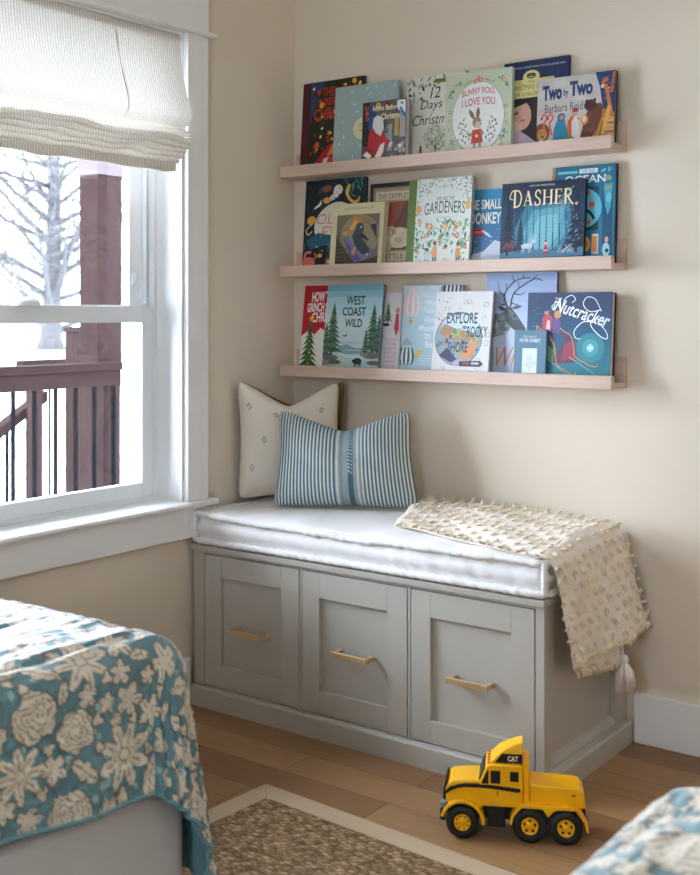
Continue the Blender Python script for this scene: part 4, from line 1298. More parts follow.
def a_under(A):
    a = A.a
    A.rect(0, a, 0, 1, '17282e')
    A.speck(44, ['1f3a44', '24505c', '16343c', '2b5a5a', '0f1c22'], 0, a, 0, 1, .03, .08, .5)
    for k in range(14): A.leaf(A.r.uniform(.55, a - .05), A.r.uniform(.82, .98), .09, A.r.uniform(0, 6.3), '4f9aa0', .18)
    A.ell(.40, .53, .27, .20, 'd9d6cc', .5, 30); A.ell(.38, .80, .05, .03, 'cfc9bd', .5)
    A.leaf(.12, .68, .14, .5, 'e6e2d8', .22); A.leaf(.18, .70, .10, 1.0, 'e6e2d8', .22)
    A.text('OLLA', .18, .60, .51, .63, 'd08878', shear=.25); A.text('EVE', .24, .58, .36, .49, 'd08878', shear=.25)
    A.ell(.10, .56, .06, .045, 'e3a63a', .3); A.curve([(.12, .52), (.04, .46), (.06, .40), (.12, .44)], .014, 'd9c8a0')
    A.ell(.30, .77, .05, .035, 'e0a060'); A.ell(.45, .88, .06, .055, 'e3e3e0'); A.ell(.42, .84, .03, .05, 'dcdcd8', .5)
    A.curve([(.60, .93), (.57, .84), (.62, .76), (.70, .73), (.74, .79)], .045, 'e0b23c', .02); A.leaf(.66, .74, .09, .1, 'e0b23c', .3)
    A.poly([(.04, .34), (.2, .42), (.55, .36), (.6, .24), (.3, .28), (.1, .24)], '28607c'); A.poly([(.3, .3), (.5, .33), (.56, .25), (.4, .22)], '34709a')
    A.ell(.09, .10, .085, .055, 'd9766a'); A.curve([(.03, .14), (.05, .2), (.12, .21)], .03, 'd9766a'); A.curve([(.14, .12), (.19, .16), (.16, .2)], .025, 'c9605a')
    A.ell(.24, .17, .03, .022, 'e3c03a'); A.flower(.36, .10, .05, 'd9764a', 'e8d0a0', 7); A.speck(12, ['d8664a', 'e0c050', '6fb0b0'], .05, a, .02, .95, .006, .014)
    A.ell(.30, .9, .06, .035, 'a04a3a', .2)
def a_goose(A):
    a = A.a
    A.rect(0, a, 0, 1, 'ddd3ac')
    A.text('MOTHER GOOSE', a * .24, a * .80, .905, .94, 'a08a58')
    x0, x1, y0, y1 = .105, a - .075, .03, .83
    A.rect(x0, x1, y0, y1, '7a7462'); A.ell(a * .56, .5, .36, .32, '9a9376', 0, 30)
    A.poly([(x0, y0), (x1, y0), (x1, .2), (.6, .12), (.3, .3), (x0, .5)], '4f4a3c')
    for k in range(20): A.curve([(x0 + .0, .05 + k * .025), (.25, .02 + k * .03), (.32, .1 + k * .028)], .006, ['8a7a48', '3a3428'][k % 2])
    A.poly([(.24, .50), (.32, .26), (.48, .10), (.68, .15), (.80, .28), (.76, .34), (.6, .24), (.46, .34), (.34, .5)], '7c78a8'); A.poly([(.26, .48), (.36, .22), (.5, .12), (.6, .14), (.42, .3)], '5f5c92')
    A.poly([(.40, .50), (.46, .60), (.55, .60), (.60, .44), (.72, .32), (.74, .25), (.62, .22), (.48, .32)], '3f4a58')
    A.ell(.54, .62, .075, .09, '48545f', .3); A.poly([(.58, .55), (.72, .44), (.70, .42), (.55, .5)], '2f3a44'); A.ell(.565, .635, .016, .016, 'e8e4d4')
    A.poly([(.30, .56), (.42, .80), (.56, .79), (.58, .72), (.46, .68), (.38, .55)], 'c98a45'); A.poly([(.34, .60), (.44, .74), (.5, .72), (.42, .6)], 'e0b070')
    A.poly([(.56, .79), (.74, .74), (.82, .5), (.76, .55), (.70, .66), (.6, .7)], 'a87868'); A.poly([(.72, .66), (.84, .68), (.86, .44), (.80, .55)], '3c3a5c')
    A.ell(.44, .26, .035, .05, 'c98a62', .3); A.ell(.47, .32, .025, .025, 'd89a72'); A.ell(.27, .55, .05, .035, 'd0a050')
    A.ell(.70, .22, .018, .018, 'd8cfa0')
def a_lamb(A):
    a = A.a
    A.rect(0, a, 0, 1, '1c2630'); A.rect(.05, a, .03, .95, '9a8468'); A.rect(.08, a, .03, .93, 'b09a7c')
    A.rect(.09, a, .80, .90, 'd8cdb8'); A.text('THE CRIPPLED', .115, a - .06, .81, .875, '5a4c40')
    A.rect(.09, a, .22, .78, '6a4434'); A.poly([(.09, .78), (.2, .5), (.3, .78)], '4c2c22'); A.poly([(.2, .78), (.3, .45), (.42, .6), (.5, .78)], '8d5440'); A.stroke([(.28, .75), (.34, .5)], .03, 'b0402c')
    A.ell(.42, .36, .20, .12, 'd8c8ac'); A.ell(.32, .44, .07, .06, 'c8b498'); A.speck(20, ['e6dac2', 'c0ac90', 'b09a7c'], .2, .6, .25, .46, .02, .04)
    A.rect(.09, a, .04, .20, 'cabca4'); A.text('A LITTLE', .12, .5, .12, .18, '5a4c40'); A.text('LAMB STORY', .12, .55, .055, .10, '5a4c40')
def a_gard(A):
    a = A.a
    A.rect(0, a, 0, 1, 'dfe6df'); A.rect(0, .105, 0, 1, '5d7d2c')
    for k in range(330):
        x = A.r.uniform(.115, a - .01); y = A.r.uniform(.45, 1)
        cx_, d = .47, 0
        if ((x - cx_) / .30) ** 2 + ((y - .62) / .27) ** 2 < 1: continue
        if y < .62 and .2 < x < a - .1: continue
        A.leaf(x, y, A.r.uniform(.02, .034), A.r.uniform(0, 6.3), A.r.choice(['4f5a58', '6d7b76', '3d4846', '93a29a']), .42)
    A.text('WE ARE THE', .37, .60, .745, .79, '56646a'); A.text('GARDENERS', .22, .74, .585, .72, '2c3638', bold=.0, arch=.02); A.rect(.38, .58, .555, .56, '9aa6a4')
    A.ell(.14, .66, .04, .045, 'e0a860'); A.ell(a - .04, .68, .035, .05, 'e3b45c')
    for k in range(120): A.leaf(A.r.uniform(.12, a - .02), A.r.uniform(.14, .5), A.r.uniform(.04, .085), A.r.uniform(.6, 2.6), A.r.choice(['6fa07c', '86b08c', '4f8468', 'a4c4a0', '3f6a58']), .36)
    for (x, y, r, c) in ((.30, .46, .05, 'e58a5c'), (.26, .36, .034, 'e2737a'), (.50, .45, .045, 'e9b06a'), (.66, .47, .04, 'e6a860'), (.62, .41, .03, 'e28a9a'), (.66, .35, .042, 'e2727c'), (.43, .30, .03, 'd9604c'), (.17, .52, .035, 'e6a24a'), (.56, .34, .028, 'f0c8a0'), (.14, .2, .03, 'd9564c'), (.76, .22, .03, 'c84c50')):
        A.flower(x, y, r, c, 'f2d8a0', 7)
    for (x, c1, c2, h) in ((.28, 'cfd8dc', '3f8a5c', .21), (.38, 'e39a5a', '4a5868', .28), (.52, 'e8e0d4', 'c8a090', .24), (.68, 'd8a050', '4a4a50', .26)):
        A.rect(x - .025, x - .005, .02, h * .5, c2); A.rect(x + .005, x + .025, .02, h * .5, c2); A.poly([(x - .035, h * .42), (x + .035, h * .42), (x + .028, h * .8), (x - .028, h * .8)], c1); A.ell(x, h * .92, .022, .026, 'd8a888'); A.ell(x, h * .97, .024, .018, '7a4a30')
    for k in range(30): A.leaf(A.r.choice([A.r.uniform(.11, .2), A.r.uniform(.72, a - .02)]), A.r.uniform(.03, .3), .05, A.r.uniform(0, 6.3), A.r.choice(['7fa88c', 'c9a070', '5c8a72']), .3)
def a_donkey(A):
    a = A.a
    A.grad(0, a, 0, 1, [(0, '6f90ae'), (.3, '3f6f9c'), (1, '2f8ab4')])
    A.text('ONE SMALL', .24, a - .05, .74, .87, 'f0ead8', bold=.02); A.text('DONKEY', .33, a - .05, .55, .70, 'f0ead8', bold=.02)
    A.rect(.34, .54, .40, .49, 'c0282e'); A.text('a story', .36, .52, .425, .465, 'f0d8d0')
    A.poly([(0, 0), (a, 0), (a, .30), (.7, .34), (.55, .2), (.35, .16), (.2, .22), (0, .10)], 'cfd8e6'); A.poly([(.3, .02), (a, .02), (a, .14), (.6, .16)], 'b4c0d6')
    A.speck(36, ['e6eef6'], 0, a, .2, .55, .003, .007); A.leaf(.5, .48, .2, -.6, 'cfe0ee', .16)
    A.ell(.34, .24, .05, .04, '4a4e5c'); A.ell(.42, .27, .03, .025, '5c5a64'); A.rect(.31, .33, .14, .22, '4a4e5c'); A.rect(.37, .385, .14, .22, '4a4e5c')
SERIF = {   # strokes (points, width) in a unit box
    'D': [([(.18, 0), (.18, 1)], .17), ([(.02, .985), (.3, .985)], .05), ([(.02, .015), (.3, .015)], .05), ([(.2, .97), (.6, .93), (.86, .7), (.88, .42), (.7, .12), (.3, .03), (.2, .03)], .12)],
    'A': [([(.1, 0), (.5, 1)], .07), ([(.46, 1), (.86, 0)], .17), ([(.25, .34), (.68, .34)], .06), ([(-.02, .015), (.24, .015)], .05), ([(.7, .015), (1.0, .015)], .05)],
    'S': [([(.84, .78), (.74, .95), (.45, 1), (.2, .85), (.24, .62), (.55, .48), (.80, .33), (.78, .1), (.5, 0), (.22, .04), (.12, .25)], .12)],
    'H': [([(.17, 0), (.17, 1)], .16), ([(.83, 0), (.83, 1)], .16), ([(.17, .5), (.83, .5)], .06), ([(.0, .985), (.34, .985)], .05), ([(.0, .015), (.34, .015)], .05), ([(.66, .985), (1, .985)], .05), ([(.66, .015), (1, .015)], .05)],
    'E': [([(.2, 0), (.2, 1)], .17), ([(.04, .975), (.84, .975)], .06), ([(.2, .52), (.66, .52)], .06), ([(.04, .025), (.88, .025)], .06), ([(.84, .99), (.84, .78)], .05), ([(.88, .01), (.9, .24)], .05), ([(.66, .62), (.66, .42)], .05)],
    'R': [([(.18, 0), (.18, 1)], .17), ([(.02, .985), (.34, .985)], .05), ([(.02, .015), (.34, .015)], .05), ([(.2, .97), (.6, .96), (.8, .8), (.72, .56), (.2, .5)], .11), ([(.45, .5), (.75, .2), (1.0, .0), (1.15, -.04)], .14)],
}
def a_dasher(A):
    a = A.a
    A.grad(0, a, 0, 1, [(0, '1b2c44'), (.2, '1d3a56'), (.5, '23496a'), (.8, '1f3450'), (1, '1c2840')])
    A.poly([(.12, .30), (.34, .74), (.9, .74), (.95, .4), (.8, .18), (.3, .16)], '3d7f9a'); A.poly([(.24, .24), (.42, .66), (.82, .68), (.86, .36), (.7, .18), (.36, .18)], '5fa6b8'); A.poly([(.34, .22), (.5, .58), (.74, .6), (.76, .34), (.62, .18)], '7fc0cc')
    for k in range(9): A.stroke([(.18 + k * .085, .72), (.18 + k * .085 + .01, .14)], .010, '2b5a74', .02)
    for k in range(10): A.stroke([(.95 - k * .02, .92 - k * .05), (.25 - k * .01 + .03 * k, .42 - k * .035)], .008, '8fc4d2', .002)
    A.rect(0, a, .0, .12, '2c4a64'); A.poly([(0, .15), (.3, .19), (.7, .17), (a, .2), (a, .1), (0, .08)], '4f7f98')
    A.fir(.10, .12, .60, .30, '16283a', '1b3044', 8); A.fir(.27, .16, .40, .17, '1c3448', '20394e', 7); A.fir(1.0, .14, .74, .34, '15263a', '1c3246', 9)
    for k in range(26): A.leaf(A.r.uniform(.86, 1.05), A.r.uniform(.3, .74), .05, A.r.uniform(3.4, 4.6), '7f97aa', .2)
    # deer, figure in red, branches
    for (x, y, s) in ((.36, .20, 1.0),):
        A.ell(x, y + .03, .075, .032, 'c9d4d8'); A.ell(x + .09, y + .085, .03, .02, 'c9d4d8', .3); A.stroke([(x + .06, y + .04), (x + .085, y + .09)], .03, 'c9d4d8')
        for d in (-.055, -.035, .035, .055): A.stroke([(x + d, y + .02), (x + d - .005, y - .05)], .012, 'b8c4ca', .007)
        A.curve([(x + .09, y + .10), (x + .08, y + .14), (x + .10, y + .17)], .007, 'd8dcd8'); A.curve([(x + .10, y + .10), (x + .12, y + .13), (x + .12, y + .16)], .007, 'd8dcd8')
    A.poly([(.575, .13), (.60, .24), (.625, .24), (.65, .13)], 'b8343a'); A.ell(.613, .26, .018, .02, 'd8b8a8'); A.ell(.61, .285, .018, .014, 'c03a3c'); A.rect(.585, .64, .165, .175, 'e0e0dc')
    for k in range(8): A.ell(.06 + k * .018, .22 + .02 * (k % 3), .014, .03, '7a3c50')
    for k in range(14): A.stroke([(.84 + A.r.uniform(-.08, .12), .14), (.84 + A.r.uniform(-.1, .14), .24)], .005, 'c0ccd2', .002)
    # title
    for (dx, dy, col, grow) in ((.006, -.006, '141c2c', .03), (0, 0, 'f0dfae', 0)):
        x = .155
        for ch, wd in (('D', .135), ('A', .135), ('S', .105), ('H', .15), ('E', .115), ('R', .12)):
            big = ch in 'DR'
            for P, wst in SERIF[ch]:
                hgt, y0_ = (.215, .70) if ch == 'D' else (.18, .715)
                Q = [(x + p * wd * .9 + dx, y0_ + q * hgt + dy) for p, q in P]
                (A.curve if len(P) > 3 else A.stroke)(Q, (wst + grow) * .15, col)
            x += wd + .006
    A.curve([(.20, .91), (.14, .90), (.11, .82), (.15, .80)], .014, 'f0dfae'); A.curve([(.97, .72), (.99, .70), (1.0, .73)], .012, 'f0dfae')
    A.text('A NEW YORK TIMES BESTSELLER', .36, .70, .945, .965, 'd8e0e8'); A.text('MATT TAVARES', .30, .80, .03, .08, 'd8dcd8')
def a_ocean(A):
    a = A.a
    A.rect(0, a, 0, 1, '1e6f8c'); A.rect(0, .03, 0, 1, 'c98a3c')
    A.rect(.22, a - .18, .34, .78, '17394f'); A.ell(.36, .565, .19, .20, '56b4c8', 0, 34)
    A.rect(.06, .28, .925, .95, '6fc0cc'); A.rect(.30, .50, .92, .965, 'd9e2e2'); A.text('LIFE SIZE', .33, .47, .93, .955, '24506a')
    A.text('OCEAN', .14, .585, .82, .90, 'e8f0ee', bold=.015)
    A.leaf(.53, .92, .07, .5, '7fd0d4', .3); A.speck(5, ['7fd0d4'], .6, .66, .93, .96, .006, .01)
    A.rect(a - .135, a - .03, .07, .80, '1a4f6c'); A.poly([(a - .13, .80), (a - .03, .80), (a - .05, .56), (a - .08, .48), (a - .11, .58)], '3aa0b8'); A.ell(a - .08, .86, .04, .025, '8fa070', -.4); A.ell(a - .08, .76, .035, .02, 'a89a5a', .3); A.ell(a - .07, .66, .03, .05, '6fc0c8')
    A.ell(.44, .60, .035, .03, 'd0442c'); A.curve([(.30, .5), (.38, .54), (.44, .5), (.47, .45)], .03, '14202a'); A.ell(.41, .42, .03, .016, 'c04a3a', .9); A.ell(.36, .38, .04, .02, 'd0603a'); A.ell(.40, .72, .02, .03, 'd0603a')
    A.ell(.35, .20, .085, .09, 'e0a83a'); A.ell(.35, .2, .06, .05, 'b87828'); A.rect(.45, .52, .10, .30, 'd9d2c4'); A.rect(.46, .51, .12, .28, 'd98a4a'); A.ell(a - .09, .14, .04, .07, '9fd4dc'); A.ell(a - .085, .24, .02, .03, 'e0a088'); A.ell(a - .08, .13, .02, .02, '24303a')
    A.rect(.42, .52, -.02, .08, 'dfe4e4'); A.poly([(.44, .0), (.47, .07), (.5, .0)], '15181c'); A.rect(.55, .63, -.02, .08, 'c8d4e4'); A.ring(.59, .03, .02, .02, .008, '2a3c8a')
def a_grinch(A):
    a = A.a
    A.rect(0, a, 0, 1, 'efece8')
    A.poly([(0, 1), (a, 1), (a, .60), (.62, .52), (.58, .56), (.5, .49), (.44, .53), (.36, .46), (.28, .5), (.2, .42), (.12, .48), (0, .4)], 'c01f2e')
    A.text('HOW THE', .12, .46, .80, .92, 'f4f0ec', bold=.035, arch=.01); A.text('GRINCH STOLE', .06, .52, .68, .79, 'f4f0ec', bold=.035, arch=.01); A.text('CHRISTMAS!', .14, .64, .56, .68, 'f4f0ec', bold=.03, arch=.01)
    A.fir(.13, .0, .60, .30, '2c5a2c', '3c7436', 8); A.star(.14, .61, .05, 'e8c43a'); A.speck(14, ['d0382c', 'e6d060', 'd8e0e0'], .05, .22, .05, .45, .007, .012)
    A.curve([(.36, .0), (.40, .2), (.34, .35), (.44, .5)], .008, '4a4a48')
def a_wcw(A):
    a = A.a
    A.grad(0, a, 0, 1, [(0, 'a9c4c0'), (.2, 'b9d4d6'), (.55, 'cfe4ea'), (.82, 'a9d4e0'), (1, '6fb0c4')])
    A.text('WEST', .285, .545, .765, .87, '23343c', bold=.02); A.text('COAST', .24, .565, .64, .74, '23343c', bold=.02); A.text('WILD', .285, .525, .51, .605, '23343c', bold=.02)
    A.rect(0, a, .22, .27, '5f8fa0'); A.poly([(.2, .27), (.32, .32), (.5, .26), (a, .27), (a, .22), (.2, .2)], '7fa8ae'); A.rect(.3, a - .1, .245, .25, 'dbe8e8')
    A.poly([(0, .2), (.25, .22), (.45, .18), (a, .2), (a, .12), (0, .1)], 'b9d4d0'); A.stroke([(.22, .21), (.36, .17), (.62, .19)], .012, 'e4eeec')
    for (x, y, h, w) in ((.12, .18, .62, .32), (.03, .15, .42, .22)): A.fir(x, y, h, w, '3d5c48', '5a7a5a', 10)
    for (x, y, h, w) in ((a - .10, .22, .56, .30), (a - .02, .2, .46, .2), (a - .19, .2, .30, .14)): A.fir(x, y, h, w, '3a5848', '4f7458', 10)
    for (x, y, rx, ry, c) in ((.10, .16, .12, .035, '6a6862'), (.05, .1, .10, .03, '8d877c'), (.18, .11, .09, .025, '5a5a58'), (a - .1, .19, .12, .035, '757068'), (a - .06, .11, .10, .025, '6a665e'), (a - .2, .2, .06, .02, '8d877c'), (.12, .05, .10, .015, '87958f')): A.ell(x, y, rx, ry, c)
    A.ell(.50, .125, .058, .036, '22282c'); A.ell(.445, .125, .022, .02, '22282c')
    for x in (.465, .485, .525, .545): A.stroke([(x, .12), (x - .003, .065)], .018, '22282c', .012)
    A.leaf(.29, .40, .05, .7, '26343c', .4); A.leaf(.29, .40, .035, 2.3, '26343c', .35); A.text('AN OUTDOOR ALPHABET', .27, .50, .325, .34, '6a8690')
def a_elf(A):
    a = A.a
    A.rect(0, a, 0, 1, 'e3dfe2'); A.rect(.44, .62, .70, .72, 'c8c0c8')
    A.fir(.58, .62, .24, .13, '3c6a3c', '4f8448', 5); A.ell(.56, .60, .05, .02, '2c2c34'); A.star(.585, .86, .02, 'e0c040')
    A.poly([(.68, .56), (.70, .74), (.74, .74), (.75, .54), (.71, .46)], 'c23a58'); A.ell(.72, .78, .03, .035, 'c98a6c')
    for k in range(7): A.text(['FOR', 'THE', 'KIDS', 'IN', 'THE', 'NEW', 'YEAR'][k], .56, .72, .40 - k * .055, .435 - k * .055, 'd9a2b4')
def a_balloon(A):
    a = A.a
    A.grad(0, a, 0, 1, [(0, 'a9c6d2'), (.5, 'b9d4e0'), (1, 'c2d9e4')])
    for k in range(8): A.ell(A.r.uniform(.1, a), A.r.uniform(.7, 1), .1, .04, A.r.choice(['cfe0e8', 'c4dae4']))
    def balloon(x, y, r, ry, cols, basket):
        for k, c in enumerate(cols):
            n = len(cols)
            t0, t1 = -1 + 2 * k / n, -1 + 2 * (k + 1) / n
            P = []
            for (t, rev) in ((t0, 0), (t1, 1)):
                col_ = []
                for q in range(13):
                    v = q / 12
                    rr = math.sin(PI * (0.06 + 0.94 * v ** 0.62)) ** .75 if v > 0 else .14
                    rr = max(rr, .10 if v < .2 else 0)
                    col_.append((x + r * rr * t, y - ry * 1.05 + 2.05 * ry * v))
                P += col_[::-1] if rev else col_
            A.poly(P, c)
        A.stroke([(x - r * .1, y - ry * 1.05), (x - r * .08, y - ry * 1.28)], .004, '7a6a50'); A.stroke([(x + r * .1, y - ry * 1.05), (x + r * .08, y - ry * 1.28)], .004, '7a6a50')
        A.rect(x - r * .2, x + r * .2, y - ry * 1.5, y - ry * 1.27, basket)
    balloon(.115, .82, .115, .165, ['e0cfd2', 'ecdfe0', 'd9c4ca', 'efe6e6', 'dccdd0', 'ebe0e2'], 'd9a04a')
    balloon(.085, .255, .105, .155, ['2f5a5e', 'dfe8e6', '2f5a5e', 'dfe8e6', '2f5a5e', 'dfe8e6', '2f5a5e'], 'c9906a')
    A.rect(.0, .185, .30, .33, 'b4cfdb')
    A.poly([(.20, .20), (.22, .27), (.27, .28), (.27, .22), (.23, .18)], 'e3bb50'); A.text('DREAM', .275, .40, .86, .875, 'e9f2f6')
    for k, (w, x0, x1) in enumerate((('Why', .29, .43), ('They', .26, .42), ('Were', .29, .44), ('Meant', .235, .43), ('to', .31, .38), ('Be', .325, .42))):
        A.text(w, x0, x1, .765 - k * .092, .835 - k * .092, 'eef5f8', bold=.01)
    for k in range(4): A.rect(.27, .42, .12 + k * .03, .128 + k * .03, 'd3e4ec')
def a_stripe(A):
    a = A.a
    A.rect(0, a, 0, 1, 'e3e2e4')
    for k in range(6): A.poly([(.04 + k * .05 - .01, .86), (.063 + k * .05 - .01, .86), (.063 + k * .05, 1), (.035 + k * .05, 1)], '2f4a7c')
    A.rect(0, a, .86, .885, 'c98a5c'); A.rect(0, a, .5, .86, 'dcd8d4')
def a_explore(A):
    a = A.a
    A.rect(0, a, 0, 1, 'e2dfde')
    for k in range(52):
        x, y = A.r.uniform(.02, a - .03), A.r.uniform(.02, .98)
        if ((x - .36) / .34) ** 2 + ((y - .45) / .34) ** 2 < 1: continue
        r = A.r.uniform(.02, .05); n = A.r.randint(3, 6)
        A.curve([(x + r * math.cos(t * 1.3 + k) * A.r.uniform(.5, 1), y + r * math.sin(t * 1.3 + k) * A.r.uniform(.5, 1)) for t in range(n)], .0045, A.r.choice(['8d8b8b', 'a9a6a4', '6f6d6d']), None, 5)
    A.speck(9, ['3c3c3c'], .03, .2, .6, .95, .006, .01)
    A.ell(.345, .44, .315, .315, '94a9b6', 0, 44); A.ring(.345, .44, .318, .318, .009, '55585c', 48)
    A.ell(.36, .60, .25, .13, 'cfe2ec'); A.poly([(.08, .50), (.14, .62), (.30, .56), (.54, .52), (.60, .40), (.3, .42)], 'b08a6a')
    for k in range(46):
        t, r = A.r.uniform(0, 6.3), .27 * math.sqrt(A.r.random())
        x, y = .345 + r * math.cos(t), .36 + r * .72 * math.sin(t)
        A.ell(x, y, A.r.uniform(.015, .045), A.r.uniform(.012, .03), A.r.choice(['8fae8a', '6a8aa8', 'b79a72', '4c4a66', '9aa8b0', 'a9b85c', '6f7f88', 'c98a5c']), A.r.uniform(0, 3), 9)
    A.poly([(.36, .22), (.50, .22), (.60, .36), (.58, .42), (.46, .34)], 'e0935c'); A.poly([(.10, .24), (.26, .16), (.34, .2), (.2, .34)], '3f3c5c'); A.ell(.37, .16, .07, .04, 'c0a4c8', .3)
    A.text('EXPLORE', .17, .585, .62, .75, '35383c', bold=.015); A.ell(.42, .575, .03, .018, '4a4c50'); A.text('THE', .402, .438, .567, .583, 'e6e6e6')
    A.text('ROCKY', .455, .725, .46, .59, '35383c', bold=.015); A.text('SHORE', .21, .48, .28, .405, '35383c', bold=.015)
    A.poly([(.38, .18), (.66, .19), (.70, .15), (.66, .12), (.38, .12)], '3c3c42'); A.rect(.43, .51, .14, .175, 'b03a44'); A.rect(.54, .64, .145, .17, 'c9c4c4')
def a_deer(A):
    a = A.a
    A.grad(0, a, 0, 1, [(0, 'b9cbe0'), (.3, 'c9d6e6'), (.6, 'c3cfe6'), (1, '93aad2')])
    G = '3c4248'
    A.poly([(.0, .52), (.18, .62), (.26, .64), (.30, .56), (.24, .42), (.0, .36)], '8d989e'); A.speck(40, ['78848c', 'a4aeb4', 'b4bcc2'], .0, .26, .38, .6, .01, .025)
    A.poly([(.20, .66), (.27, .68), (.34, .60), (.44, .47), (.43, .42), (.37, .42), (.28, .48), (.22, .55)], '4a5055'); A.poly([(.24, .66), (.29, .64), (.36, .55), (.30, .55)], '6a7278'); A.ell(.42, .445, .02, .016, '2a2c30'); A.ell(.315, .585, .013, .012, '181a1c')
    A.leaf(.22, .64, .10, 2.7, '5a6066', .4); A.leaf(.28, .66, .12, .2, '5a6066', .3)
    A.curve([(.24, .67), (.20, .78), (.26, .88), (.36, .94), (.48, .95)], .018, G, .008); A.curve([(.27, .68), (.30, .80), (.40, .88), (.52, .94), (.60, .92)], .018, G, .008)
    for P in ([(.205, .78), (.14, .84), (.13, .92)], [(.22, .82), (.22, .90)], [(.30, .91), (.28, .98)], [(.40, .945), (.40, .99)], [(.31, .80), (.38, .79), (.42, .82)], [(.36, .85), (.34, .92)], [(.48, .92), (.55, .98)], [(.23, .70), (.16, .70), (.12, .73)], [(.28, .71), (.36, .69)]): A.curve(P, .012, G, .005)
    A.text('Winter', .13, .66, .10, .29, 'dd7a4c', shear=.35, bold=-.005)
    for k in range(3): A.rect(.46, .66, .80 - k * .02, .805 - k * .02, '93a4c4')
def a_nut(A):
    a = A.a
    A.grad(0, a, 0, 1, [(0, '2f7a80'), (.25, '2c7488'), (.5, '2b5f80'), (.8, '33496c'), (1, '3a4466')])
    A.ell(.80, .37, .17, .17, '3f8a98'); A.ell(.80, .37, .10, .10, '4fa0ac'); A.ell(.80, .37, .045, .045, '8fd0d4'); A.star(.80, .37, .05, 'dff4f2', 4, .25)
    A.speck(14, ['6f86a8', '8fa4bc'], .04, .3, .6, .96, .003, .006)
    # sleigh
    A.poly([(.28, .30), (.34, .18), (.62, .20), (.64, .30), (.58, .50), (.48, .52), (.36, .56)], '6a3f58'); A.poly([(.44, .22), (.62, .24), (.63, .32), (.58, .44), (.48, .42)], '9a4658'); A.poly([(.26, .46), (.36, .26), (.50, .44), (.42, .54)], '2f5a78'); A.poly([(.24, .42), (.27, .24), (.36, .2), (.36, .34)], '5f9a78')
    for P in ([(.12, .62), (.22, .54), (.32, .46), (.38, .26), (.40, .17), (.52, .10), (.60, .06), (.64, .09)], [(.34, .66), (.46, .56), (.56, .50), (.60, .36), (.62, .27), (.74, .20), (.86, .16), (.90, .19)], [(.12, .62), (.14, .56), (.22, .54)], [(.30, .46), (.36, .40), (.38, .26)]): A.curve(P, .012, 'd9a25c', .008)
    A.stroke([(.22, .28), (.55, .04)], .007, 'a9d4d4', .003); A.stroke([(.55, .26), (.88, .07)], .007, 'a9d4d4', .003)
    # two children
    A.poly([(.20, .56), (.19, .70), (.26, .76), (.32, .72), (.33, .54)], 'c04a5c'); A.poly([(.31, .54), (.32, .70), (.38, .72), (.43, .66), (.41, .52)], '6a5a94'); A.ell(.245, .775, .03, .035, 'd8a08a'); A.ell(.385, .745, .045, .045, 'd09a5c'); A.poly([(.21, .78), (.25, .86), (.28, .79)], '3a4a78'); A.poly([(.24, .58), (.26, .68), (.29, .68), (.30, .56)], 'e0c8c8')
    # title
    A.text('THE', .345, .435, .915, .94, 'eef4f4')
    A.text('Nutcracker', .33, 1.03, .79, .945, 'f2f6f6', shear=.3, bold=.012, rot=-.285)
    A.curve([(.33, .80), (.36, .90), (.43, .80), (.47, .92), (.55, .965), (.60, .92), (.56, .88)], .014, 'f2f6f6', .008)
    A.curve([(.33, .80), (.31, .83), (.32, .86)], .012, 'f2f6f6', .008)
    A.curve([(.92, .80), (.78, .78), (.70, .86), (.74, .94), (.84, .92), (.92, .78)], .012, 'f2f6f6', .008); A.curve([(.98, .66), (.84, .70), (.80, .62), (.92, .50), (1.0, .48), (.98, .56), (.88, .66)], .013, 'f2f6f6', .008); A.curve([(.84, .66), (.70, .66), (.60, .56), (.62, .48), (.68, .47)], .013, 'f2f6f6', .008)
def a_tale(A):
    a = A.a
    A.rect(0, a, 0, 1, '5f7f95'); A.ring(a / 2, .5, a / 2 - .02, .48, .004, '6c8ba0', 4)
    A.text('THE TALE OF', .20, a - .22, .845, .885, 'dfe6ea'); A.text('PETER RABBIT', .12, a - .12, .755, .825, 'e9eef0')
    A.rect(.19, a - .20, .13, .63, 'dfe3e4'); A.ell(a / 2, .36, .10, .16, 'd2dade'); A.speck(14, ['c4d0c8', 'cfd6dc', 'd6d4cc'], .24, a - .24, .2, .36, .012, .03)
    A.rect(.22, a - .22, .07, .085, '8aa2b2')

